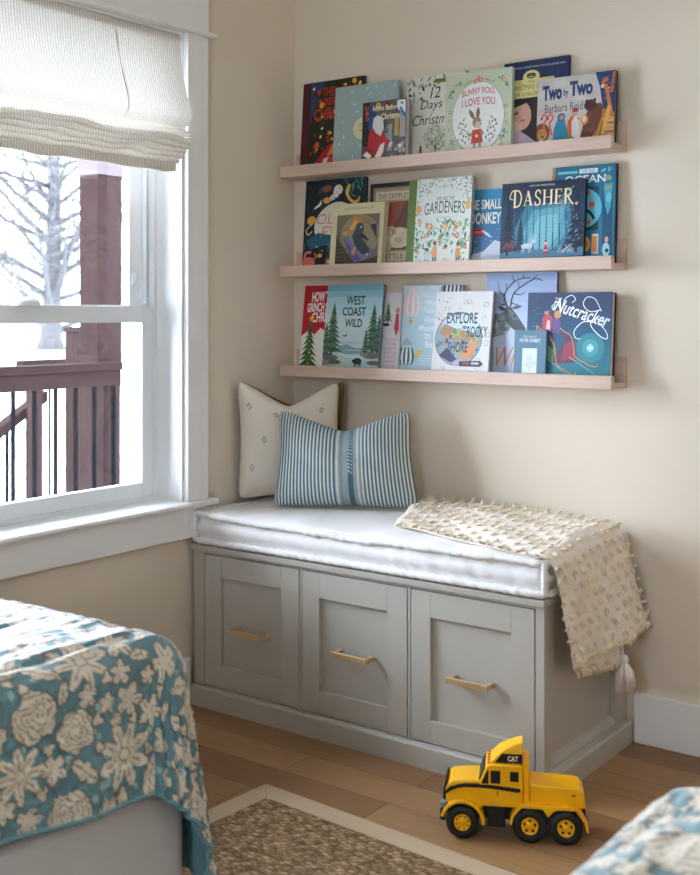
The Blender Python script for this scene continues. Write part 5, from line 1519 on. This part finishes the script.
def book(kind, art, x0, w, h, t, yb, tilt, base, edge, label, group, pages=True, seed=0, edge2=None, spinecol=None):
    root = empty('picture_book', (x0, yb, base), (-tilt, 0, 0))
    tag(root, label, 'book', group)
    A = Art(w / h, edge, seed)
    art(A)
    V, F, C = [], [], []
    def addp(P, f, col):
        k = len(V); V.extend(P); F.extend([tuple(i + k for i in q) for q in f]); C.extend([col] * len(P))
    def box(x0, x1, y0, y1, z0, z1, col):
        addp([(x, y, z) for z in (z0, z1) for y in (y0, y1) for x in (x0, x1)], [(0, 2, 3, 1), (4, 5, 7, 6), (0, 1, 5, 4), (2, 6, 7, 3), (0, 4, 6, 2), (1, 3, 7, 5)], col)
    bt = min(0.0026, t * 0.2)
    ec = lin(edge); e2 = lin(edge2 or edge)
    box(0, w, -t, -t + bt, 0, h, ec); box(0, w, -bt, 0, 0, h, e2); box(0, 0.003, -t + bt, -bt, 0, h, e2 if not spinecol else lin(spinecol))
    for (P, f, col, lay) in A.items:
        y = -t - 0.00012 - 0.00004 * lay
        # keep faces pointing at the room
        addp([(p[0] * h, y, p[1] * h) for p in P], f, col)
    me = bpy.data.meshes.new('cover')
    me.from_pydata(V, [], F)
    a = me.color_attributes.new('Col', 'FLOAT_COLOR', 'POINT')
    a.data.foreach_set('color', [c for q in C for c in q])
    me.materials.append(COVER)
    o = bpy.data.objects.new('cover', me); COL.objects.link(o); o.parent = root
    MB().box(0.0031, w - 0.0035, -t + bt + 0.0001, -bt - 0.0001, 0.003, h - 0.003).build('page_block', PAGES, root)
G1, G2, G3 = 'picture books on the top ledge', 'picture books on the middle ledge', 'picture books on the bottom ledge'
B1, B2, B3 = 1.5733, 1.2607, 0.9480
BOOKS = [
 (a_tree, .0537, .2395, .2895, .012, -.0259, .0758, B1, '23181a', 'dark picture book with glowing Christmas tree lights, at the left end of the top ledge', G1),
 (a_butterfly, .1959, .2372, .2582, .012, -.0399, .0695, B1, '9fb6b5', 'pale grey-green book scattered with white butterflies and an oval label', G1),
 (a_santa, .327, .1585, .1905, .024, -.0560, .0523, B1, '8d8b8e', 'small thick book showing a figure in a red coat, in front of the butterfly book', G1),
 (a_twelve, .4494, .2235, .2592, .009, -.0208, .0578, B1, 'd8d6c8', 'cream book titled 12 Days with a round potted tree', G1),
 (a_bunny, .5984, .2188, .2468, .013, -.0302, .0404, B1, 'c6d1b6', 'sage green book with a white oval and a rabbit in a red dress', G1),
 (a_nativity, .7811, .2006, .2611, .009, -.0208, .0574, B1, '23305a', 'navy book with a yellow plaque, behind the landscape animal book on the top ledge', G1),
 (a_two, .8989, .2281, .1977, .015, -.0369, .0655, B1, '3c3436', 'landscape book titled Two by Two with crowded animals, right end of the top ledge', G1),
 (a_under, .0660, .2336, .2902, .014, -.0279, .0825, B2, '16242a', 'dark teal book of sea creatures with a crab, left end of the middle ledge', G2),
 (a_goose, .1955, .1972, .2047, .022, -.0470, .1017, B2, 'cfc5a0', 'cream framed book with a dark bird in an orange bonnet', G2),
 (a_lamb, .3163, .1631, .2643, .012, -.0239, .0755, B2, '1c2630', 'brown book with a black border, half hidden behind the green spined book', G2),
 (a_gard, .4731, .2166, .2641, .014, -.0469, .1018, B2, 'b9b7a8', 'white flowery garden book with a broad green spine', G2),
 (a_donkey, .6004, .1851, .2235, .010, -.0259, .0981, B2, '3f7fa8', 'bright blue book with snowy ground, between the garden book and the night forest book', G2),
 (a_dasher, .7871, .2534, .2315, .011, -.0449, .0861, B2, '1c2a40', 'dark blue landscape book with cream capital title, moonlit forest and a white deer', G2),
 (a_ocean, .9345, .1854, .2674, .015, -.0208, .0559, B2, '18202a', 'tall teal book titled Ocean with a black back board, right end of the middle ledge', G2),
 (a_grinch, .0587, .1855, .2705, .010, -.0398, .1328, B3, 'b01c2a', 'red and white book with a decorated fir tree, left end of the bottom ledge', G3),
 (a_wcw, .1628, .2130, .2713, .011, -.0538, .1324, B3, '6a8a94', 'pale blue book titled West Coast Wild with fir trees and a black bear', G3),
 (a_elf, .2442, .1908, .2443, .010, -.0299, .1062, B3, 'dcd6da', 'whitish pink book mostly hidden between the bear book and the balloon book', G3),
 (a_balloon, .4452, .1325, .2650, .006, -.0450, .1133, B3, 'b9d2de', 'pale blue book with two hot air balloons', G3),
 (a_stripe, .5711, .0727, .2656, .010, -.0289, .0939, B3, 'd8d6d6', 'narrow book with blue and white stripes peeking above the rocky shore book', G3),
 (a_explore, .5730, .1890, .2455, .010, -.0680, .1468, B3, 'd0cbc6', 'white coloring style book titled Explore the Rocky Shore', G3),
 (a_deer, .7247, .2212, .2952, .011, -.0259, .0744, B3, '5c6f94', 'lavender blue book with a grey antlered reindeer', G3),
 (a_nut, .8731, .2477, .2369, .026, -.0398, .0837, B3, '33506c', 'landscape book with white script title and a sleigh, right end of bottom ledge', G3),
 (a_tale, .8430, .0970, .1350, .012, -.0659, .0737, B3, '58778c', 'tiny slate blue book with a white panel, in front of the reindeer book', G3),
]
for i, (art, x0, w, h, t, yb, tilt, base, edge, label, group) in enumerate(BOOKS):
    book('picture_book', art, x0, w, h, t, yb, tilt, base, edge, label, group, seed=i + 1, edge2='17181a' if art in (a_nut, a_ocean) else None)
# ------------------------------------------------------------------ toy truck
def toy_truck():
    root = empty('toy_truck', (1.0915, -0.764, 0), (0, 0, math.radians(27.9)))
    tag(root, 'yellow and black toy semi truck on the oak floor in front of the bench', 'toy truck')
    W = 0.112                     # near side y=0.006, far side W
    n0, n1 = 0.010, 0.104
    def arc(cx, cz, r, a0, a1, n):
        return [(cx + r * math.cos(math.radians(a0 + (a1 - a0) * k / n)), cz + r * math.sin(math.radians(a0 + (a1 - a0) * k / n))) for k in range(n + 1)]
    # hood and cab body
    m = MB()
    hood = [(-0.036, 0.072), (-0.037, 0.100), (-0.033, 0.112), (-0.022, 0.1185), (0.0, 0.1215), (0.040, 0.1245), (0.044, 0.112), (0.044, 0.062), (0.030, 0.062)]
    m.prism(hood, n0 + 0.004, n1 - 0.004)
    m.build('hood', YELLOW, root, bevel=0.005, seg=3)
    cab = [(0.036, 0.070), (0.0365, 0.120), (0.049, 0.152), (0.056, 0.158), (0.070, 0.1605), (0.124, 0.1605), (0.1285, 0.155), (0.1285, 0.070)]
    c = MB().prism(cab, n0, n1).build('cab', YELLOW, root, bevel=0.0035, seg=3)
    MB().box(0.1287, 0.1425, n0 + 0.012, n1 - 0.012, 0.07, 0.166).build('sleeper_column', YELLOW, root, bevel=0.003)
    # roof air deflector
    fin = [(0.058, 0.160), (0.068, 0.170), (0.082, 0.183), (0.098, 0.193), (0.114, 0.200), (0.1285, 0.204), (0.1285, 0.160)]
    m = MB()
    V = []
    for y, k in ((n0 + 0.010, 0), (n1 - 0.018, 1)):
        for (x, z) in fin: V.append((x, y + (0.010 if (k == 0 and z > 0.19) else 0) - (0.010 if (k == 1 and z > 0.19) else 0), z))
    n = len(fin)
    F = [tuple(range(n)), tuple(range(2 * n - 1, n - 1, -1))] + [(i, n + i, n + (i + 1) % n, (i + 1) % n) for i in range(n)]
    m.add(V, F)
    d = m.build('air_deflector', YELLOW, root, bevel=0.002)
    pm = MB()
    pm.prism([(0.069, 0.1625), (0.0845, 0.1815), (0.1275, 0.1815), (0.1275, 0.1625)], n0 + 0.008, n0 + 0.0105)
    side = pm.build('side_panel', BLACKP, d)
    # lettering on the side panel
    V, Fc = text_polys('CAT', 0.04)
    xs = [p[0] for p in V]; ys = [p[1] for p in V]
    lm = MB()
    def fit(x, y): return (0.0965 + (x - min(xs)) / (max(xs) - min(xs)) * 0.0225, n0 + 0.0078, 0.1665 + (y - min(ys)) / (max(ys) - min(ys)) * 0.0115)
    lm.add([fit(x, y) for x, y in V], Fc)
    lm.build('lettering', WHITEINK, side, fix=False)
    MB().prism([(0.1045, 0.1662), (0.108, 0.1712), (0.1115, 0.1662)], n0 + 0.0072, n0 + 0.00765).build('triangle_mark', REDINK, side)
    for k in range(5):
        MB().lathe([(0, 0.004), (0.0022, 0.0035), (0.003, 0)], 12, 'z', (0.055 + 0.0006 * abs(k - 2), n0 + 0.014 + k * 0.0165, 0.158)).build('roof_light', REDP, root)
    # glazing and stripe as inset plastic panels
    wm = MB()
    wm.prism([(0.0375, 0.1235), (0.0478, 0.1505), (0.0455, 0.1512), (0.0345, 0.1245)], n0 + 0.007, n1 - 0.007)
    wm.build('windshield', BLACKP, c, bevel=0.0008)
    for prof in ([(0.0405, 0.1195), (0.0525, 0.1465), (0.056, 0.1475), (0.0555, 0.1185)], [(0.0605, 0.1205), (0.0605, 0.1475), (0.081, 0.1475), (0.081, 0.1205)], [(0.1015, 0.1265), (0.1015, 0.1475), (0.120, 0.1475), (0.120, 0.1265)]):
        for y in (n0 - 0.0008, n1 - 0.0004):
            MB().prism(prof, y, y + 0.0012).build('side_window', BLACKP, c)
    top = [(-0.0365, 0.098), (-0.028, 0.106), (-0.012, 0.112), (0.004, 0.1155), (0.030, 0.1165), (0.060, 0.1165), (0.122, 0.112), (0.1245, 0.109)]
    low = [(0.1235, 0.1045), (0.118, 0.1035), (0.060, 0.109), (0.030, 0.1095), (0.004, 0.109), (-0.012, 0.1055), (-0.026, 0.099), (-0.0355, 0.092)]
    for y in (n0 - 0.0006, n1 - 0.0006):
        MB().prism(top + low, y if y < 0.05 else y, y + 0.0046 if y < 0.05 else y + 0.0012).build('stripe', BLACKP, c)
    MB().box(0.0745, 0.0765, n0 - 0.0010, n0 + 0.001, 0.094, 0.105).build('door_handle', BLACKP, c)
    # front fenders
    for (y0, y1) in ((0.002, 0.034), (n1 - 0.024, n1 + 0.008)):
        out = arc(0.0, 0.035, 0.0485, 168, -5, 18); inn = arc(0.0, 0.035, 0.0405, -5, 168, 18)
        MB().prism(out + inn, y0, y1).build('fender', YELLOW, root, bevel=0.003, seg=3)
    # grille, bumper, chassis, fuel tank
    MB().prism([(-0.0405, 0.055), (-0.0415, 0.1), (-0.0365, 0.117), (-0.034, 0.117), (-0.034, 0.055)], n0 + 0.008, n1 - 0.008).build('grille', BLACKP, root, bevel=0.001)
    MB().box(-0.0480, -0.036, n0 - 0.006, n1 + 0.006, 0.036, 0.062).build('bumper', BLACKP, root, bevel=0.003)
    for y0 in (n0 - 0.004, n1 - 0.016): MB().box(-0.0470, -0.034, y0, y0 + 0.02, 0.0625, 0.0765).build('headlight', GREYP, root, bevel=0.002)
    MB().box(-0.035, 0.262, 0.034, 0.080, 0.034, 0.066).build('chassis', BLACKP, root, bevel=0.002)
    for y0 in (n0 + 0.002, n1 - 0.022):
        f = MB().box(0.053, 0.091, y0, y0 + 0.02, 0.026, 0.072).build('fuel_tank', BLACKP, root, bevel=0.003)
        MB().box(0.053, 0.091, y0 - 0.003, y0 - 0.0001, 0.058, 0.064).build('step', BLACKP, f)
    # rear deck
    deck = [(0.1428, 0.072), (0.1428, 0.121), (0.150, 0.119), (0.235, 0.1165), (0.248, 0.114), (0.257, 0.104), (0.262, 0.072)]
    MB().prism(deck, n0 + 0.010, n1 - 0.010).build('deck', YELLOW, root, bevel=0.005, seg=3)
    MB().box(0.214, 0.246, n0 + 0.0092, n0 + 0.0102, 0.0865, 0.1065).build('hatch', YELLOW, root, bevel=0.0006)
    MB().box(0.232, 0.240, n0 + 0.0086, n0 + 0.0094, 0.099, 0.1015).build('badge', BLACKP, root)
    w1, w2 = 0.1435, 0.2195
    guard = [(0.100, 0.036), (0.104, 0.056), (0.118, 0.076), (0.126, 0.0815), (0.235, 0.0815), (0.250, 0.072), (0.265, 0.046), (0.268, 0.028), (0.2625, 0.030), (0.259, 0.046), (0.243, 0.0735), (0.203, 0.0735), (0.1935, 0.070), (0.182, 0.057), (0.1705, 0.0735), (0.126, 0.0735), (0.110, 0.054), (0.1055, 0.036)]
    for (y0, y1) in ((0.002, 0.030), (n1 - 0.020, n1 + 0.008)):
        MB().prism(guard, y0, y1).build('wheel_guard', YELLOW, root, bevel=0.0016)
    MB().prism([(0.259, 0.03), (0.2622, 0.044), (0.2685, 0.0275), (0.2685, 0.024)], 0.004, n1 + 0.006).build('rear_bumper', BLACKP, root)
    for y0 in (0.006, n1 - 0.022):
        MB().prism([(0.127, 0.073), (0.232, 0.073), (0.245, 0.05), (0.245, 0.04), (0.12, 0.04), (0.12, 0.056)], y0 + 0.004, y0 + 0.018).build('wheel_well', BLACKP, root)
    # wheels
    for (wx, r) in ((0.0, 0.0352), (w1, 0.0362), (w2, 0.0362)):
        for sgn, y in ((-1, 0.0), (1, W)):
            yy = y
            T = [(r * 0.51, 0.004), (r * 0.62, 0.0), (r * 0.90, 0.0005), (r * 0.985, 0.004), (r, 0.008), (r, 0.020), (r * 0.96, 0.025), (r * 0.51, 0.025)]
            prof = [(a, yy - sgn * b * -1 if sgn < 0 else yy - b) for a, b in T]
            prof = [(a, (yy + b) if sgn < 0 else (yy - b)) for a, b in T]
            tm = MB().lathe(prof, 40, 'y', (wx, 0, r))
            w = tm.build('wheel', TYRE, root)
            H = [(0.0, 0.001), (r * 0.12, 0.001), (r * 0.16, 0.0035), (r * 0.34, 0.0050), (r * 0.44, 0.0040), (r * 0.47, 0.0012), (r * 0.50, 0.0012), (r * 0.515, 0.006)]
            hp = [(a, (yy + b) if sgn < 0 else (yy - b)) for a, b in H]
            hub = MB().lathe(hp, 32, 'y', (wx, 0, r)).build('hub', YELLOW, w)
            bm = MB()
            nb = 8 if wx == 0 else 5
            for k in range(nb):
                a = 2 * PI * k / nb + 0.3
                rr = r * (0.39 if wx == 0 else 0.32)
                hr = r * (0.045 if wx == 0 else 0.075)
                yb_ = (yy + 0.0022) if sgn < 0 else (yy - 0.0052)
                bm.lathe([(0, yb_ + (0 if sgn < 0 else 0.003)), (hr, yb_ + (0.0002 if sgn < 0 else 0.0028)), (hr, yb_ + 0.0028 if sgn < 0 else yb_)], 10, 'y', (wx + rr * math.cos(a), 0, r + rr * math.sin(a)))
            bm.build('hub_hole', BLACKP, hub)
toy_truck()

# ------------------------------------------------------------------ the porch, railing and tree outside
struct(MB().box(-150, -0.6 - WT, -120, 150, -0.45, -0.40).build('ground', SNOW))
struct(MB().box(-1.62, -WT - 0.01, -4.2, 0.62, -0.14, -0.05).build('porch_deck', SNOW))  # deck out of view, coloured as snow to bounce daylight into the room
post = empty('porch_post', (-1.46, 0.46, -0.05))
tag(post, 'thick square red-brown porch post outside the window', 'post')
MB().box(-1.502, -1.402, 0.432, 0.528, -0.05, 0.90).build('lower_shaft', TIMBER, post, (-1.46, 0.46, -0.05), bevel=0.003)
MB().box(-1.518, -1.400, 0.398, 0.5335, 0.90, 1.72).build('upper_shaft', TIMBER, post, (-1.46, 0.46, -0.05), bevel=0.003)
MB().box(-1.525, -1.393, 0.390, 0.541, 1.7205, 1.95).build('capital', plain('pale_porch_trim', '4a4246', .9, noise=.03, spec=.05), post, (-1.46, 0.46, -0.05), bevel=0.003)
def railing(name, label, loc, y0, y1, z0, z1, x, balus, group=None):
    r = empty(name, loc)
    tag(r, label, 'railing')
    MB().box(x - 0.035, x + 0.035, y0, y1, z1 - 0.034, z1).build('cap_rail', TIMBER_Y, r, loc, bevel=0.004)
    MB().box(x - 0.02, x + 0.025, y0, y1, z0, z1 - 0.0345).build('top_rail', TIMBER_Y, r, loc, bevel=0.003)
    MB().box(x - 0.02, x + 0.02, y0, y1, 0.02, 0.09).build('bottom_rail', TIMBER_Y, r, loc, bevel=0.003)
    for b in balus:
        MB().box(x - 0.0065, x + 0.0065, b - 0.0065, b + 0.0065, 0.0905, z0 - 0.0005).build('baluster', IRON, r, loc)
railing('porch_railing', 'red-brown porch railing with thin black balusters outside the window', (-1.362, -0.6, -0.05), -1.75, 0.474, 0.823, 0.922, -1.362,
        [-1.53, -1.42, -1.32, -1.21, -1.11, -1.0, -0.9, -0.8, -0.69, -0.59, -0.48, -0.38, -0.27, -0.17, -0.065, 0.038, 0.142, 0.245, 0.345, 0.45])
def newel(loc, sx, sy, zt, label):
    n = empty('newel_post', loc)
    tag(n, label, 'post')
    MB().box(loc[0] - sx / 2, loc[0] + sx / 2, loc[1] - sy / 2, loc[1] + sy / 2, -0.4, zt - 0.03).build('shaft', TIMBER, n, loc, bevel=0.003)
    MB().box(loc[0] - sx / 2 - 0.006, loc[0] + sx / 2 + 0.006, loc[1] - sy / 2 - 0.006, loc[1] + sy / 2 + 0.006, zt - 0.0295, zt).build('cap', TIMBER, n, loc, bevel=0.004)
newel((-2.528, 1.25, -0.4), 0.11, 0.10, 1.055, 'red-brown newel post showing just left of the thick porch post')
newel((-2.637, 1.043, -0.4), 0.074, 0.046, 0.80, 'lower red-brown newel post seen through the balusters')
# stair handrail going down to the left
st = empty('stair_railing', (-2.66, 0.95, -0.4))
tag(st, 'sloping red-brown stair handrail seen through the porch balusters', 'railing')
so = (-2.66, 0.95, -0.4)
m = MB()
m.prism([(0.35, 0.155), (1.20, 0.645), (1.20, 0.705), (0.35, 0.215)], -2.80, -2.725, 'x')
m.build('handrail', TIMBER_Y, st, so, bevel=0.003)
for (y, za, zb) in ((0.52, -0.38, 0.25), (0.63, -0.38, 0.31), (0.74, -0.38, 0.375), (0.85, -0.38, 0.438), (0.96, -0.38, 0.50), (1.14, -0.38, 0.605)):
    MB().box(-2.772, -2.756, y - 0.008, y + 0.008, za, zb).build('baluster', IRON, st, so)
fr = empty('far_railing', (-2.85, 1.35, -0.4))
tag(fr, 'far porch railing ending beside the tall newel post', 'railing')
MB().box(-3.02, -2.95, 1.21, 1.70, 0.825, 0.862).build('cap_rail', TIMBER_Y, fr, (-2.85, 1.35, -0.4))
for y in (1.26, 1.42, 1.58): MB().box(-2.99, -2.979, y - 0.0055, y + 0.0055, -0.38, 0.8245).build('baluster', IRON, fr, (-2.85, 1.35, -0.4))

def tree():
    # 40 m out
    tx, ty, tz = -29.8, 23.06, -0.40
    root = empty('bare_tree', (tx, ty, tz))
    tag(root, 'large bare winter tree standing in the snow beyond the porch', 'tree')
    R = random.Random(4)
    m = MB()
    H = 15.0
    tr = []
    for k in range(24):
        t = k / 23
        tr.append((0.35 * math.sin(t * 5) * t, 0.3 * math.sin(t * 4 + 1) * t, H * t))
    def rad(t): return 0.34 * (1 - t) ** 0.9 + 0.02 + 0.30 * math.exp(-t * 45)
    m.tube(tr, [rad(k / 23) for k in range(24)], 12)
    m.build('trunk', BARK, root, (0, 0, 0), fix=False)
    b = MB()
    def branch(p, d, L, r, depth):
        pts, rs = [p], [r]
        n = 7
        q = Vector(p); dv = Vector(d).normalized()
        kids = []
        for k in range(n):
            dv = (dv + Vector((R.uniform(-.16, .16), R.uniform(-.16, .16), R.uniform(-.10, .16) + (0.10 if k > 2 else -0.02)))).normalized()
            q = q + dv * L / n
            pts.append(tuple(q)); rs.append(r * (1 - 0.85 * (k + 1) / n))
            if depth > 0 and k >= 1: kids.append((tuple(q), dv.copy(), rs[-1]))
        b.tube(pts, rs, 6 if depth else 5)
        for (kp, kd, kr) in kids:
            for _ in range(1 if depth == 1 else 1):
                side = Vector((R.uniform(-1, 1), R.uniform(-1, 1), R.uniform(-.5, .5))).normalized()
                branch(kp, kd * 0.7 + side * 0.8, L * R.uniform(.28, .48), max(kr * .6, 0.028), depth - 1)
    for k in range(84):
        t = 0.07 + 0.90 * k / 83
        i = min(int(t * 23), 22)
        p = tr[i]
        a = R.uniform(0, 2 * PI)
        L = (5.6 * (1 - t) + 1.1) * R.uniform(.75, 1.1)
        up = 0.18 + 0.75 * R.random() if t < .6 else 0.8
        branch(p, (math.cos(a), math.sin(a), up), L, 0.09 * (1 - t) + 0.045, 2 if L > 2 else 1)
    b.build('branches', BARK, root, (0, 0, 0), fix=False)
    g = MB()
    g.lathe([(2.4, 0.0), (1.6, 0.12), (0.7, 0.25), (0.0, 0.3)], 24, 'z', (0, 0, 0))
    o = g.build('grass_mound', DRYGRASS, root, (0, 0, 0))
tree()

# ------------------------------------------------------------------ light
world = bpy.data.worlds.new('overcast_sky')
scene.world = world
world.use_nodes = True
bg = world.node_tree.nodes['Background']
wn = world.node_tree
tcw = N(wn, 'ShaderNodeTexCoord')
sx = N(wn, 'ShaderNodeSeparateXYZ')
wn.links.new(tcw.outputs['Generated'], sx.inputs[0])
mr = N(wn, 'ShaderNodeMapRange')                 # hazy sun side of the overcast sky
mr.inputs['From Min'].default_value, mr.inputs['From Max'].default_value = -1.0, 1.0
mr.inputs['To Min'].default_value, mr.inputs['To Max'].default_value = 1.28, 0.78
wn.links.new(sx.outputs['Y'], mr.inputs['Value'])
vm = N(wn, 'ShaderNodeVectorMath', operation='SCALE')
vm.inputs[0].default_value = (0.81, 0.915, 1.07)
wn.links.new(mr.outputs['Result'], vm.inputs['Scale'])
wn.links.new(vm.outputs['Vector'], bg.inputs['Color'])
bg.inputs['Strength'].default_value = 1.0
def portal(name, loc, rot, sx, sy):
    l = bpy.data.lights.new(name, 'AREA')
    l.shape = 'RECTANGLE'; l.size, l.size_y = sx, sy
    l.cycles.is_portal = True
    o = bpy.data.objects.new(name, l)
    o.location, o.rotation_euler = loc, rot
    COL.objects.link(o)
portal('window_portal', (-WT - 0.01, (W1[0] + W1[1]) / 2, (W1[2] + W1[3]) / 2), (0, -PI / 2, 0), W1[3] - W1[2], W1[1] - W1[0])
portal('added_front_portal', ((ADDED_W3[0] + ADDED_W3[1]) / 2, RY - WT - 0.01, (ADDED_W3[2] + ADDED_W3[3]) / 2), (PI / 2, 0, 0), ADDED_W3[1] - ADDED_W3[0], ADDED_W3[3] - ADDED_W3[2])
portal('added_side_portal', (-WT - 0.01, (ADDED_W2[0] + ADDED_W2[1]) / 2, (ADDED_W2[2] + ADDED_W2[3]) / 2), (0, -PI / 2, 0), ADDED_W2[3] - ADDED_W2[2], ADDED_W2[1] - ADDED_W2[0])

# ------------------------------------------------------------------ camera
cam = bpy.data.cameras.new('camera')
cam.sensor_fit = 'HORIZONTAL'
cam.sensor_width = 36.0
cam.lens = 1151.84 * 36.0 / 700.0
cam.shift_y = (313.12 - 437.5) / 700.0
cam.clip_start, cam.clip_end = 0.02, 500
cam.dof.use_dof = True
cam.dof.focus_distance = 3.1
cam.dof.aperture_fstop = 8.0
co = bpy.data.objects.new('camera', cam)
co.location = (2.3697, -2.8947, 1.13)
co.rotation_euler = (PI / 2, 0, 0.6374)
COL.objects.link(co)
scene.camera = co
scene.view_settings.view_transform = 'Standard'
scene.view_settings.look = 'None'
scene.view_settings.gamma = 1.0
scene.view_settings.use_curve_mapping = False
scene.view_settings.exposure = 4.32
cy = scene.cycles
cy.use_denoising = True
cy.max_bounces = 14
cy.diffuse_bounces = 8
cy.transparent_max_bounces = 16
cy.caustics_reflective = False
cy.caustics_refractive = False
cy.sample_clamp_indirect = 6.0
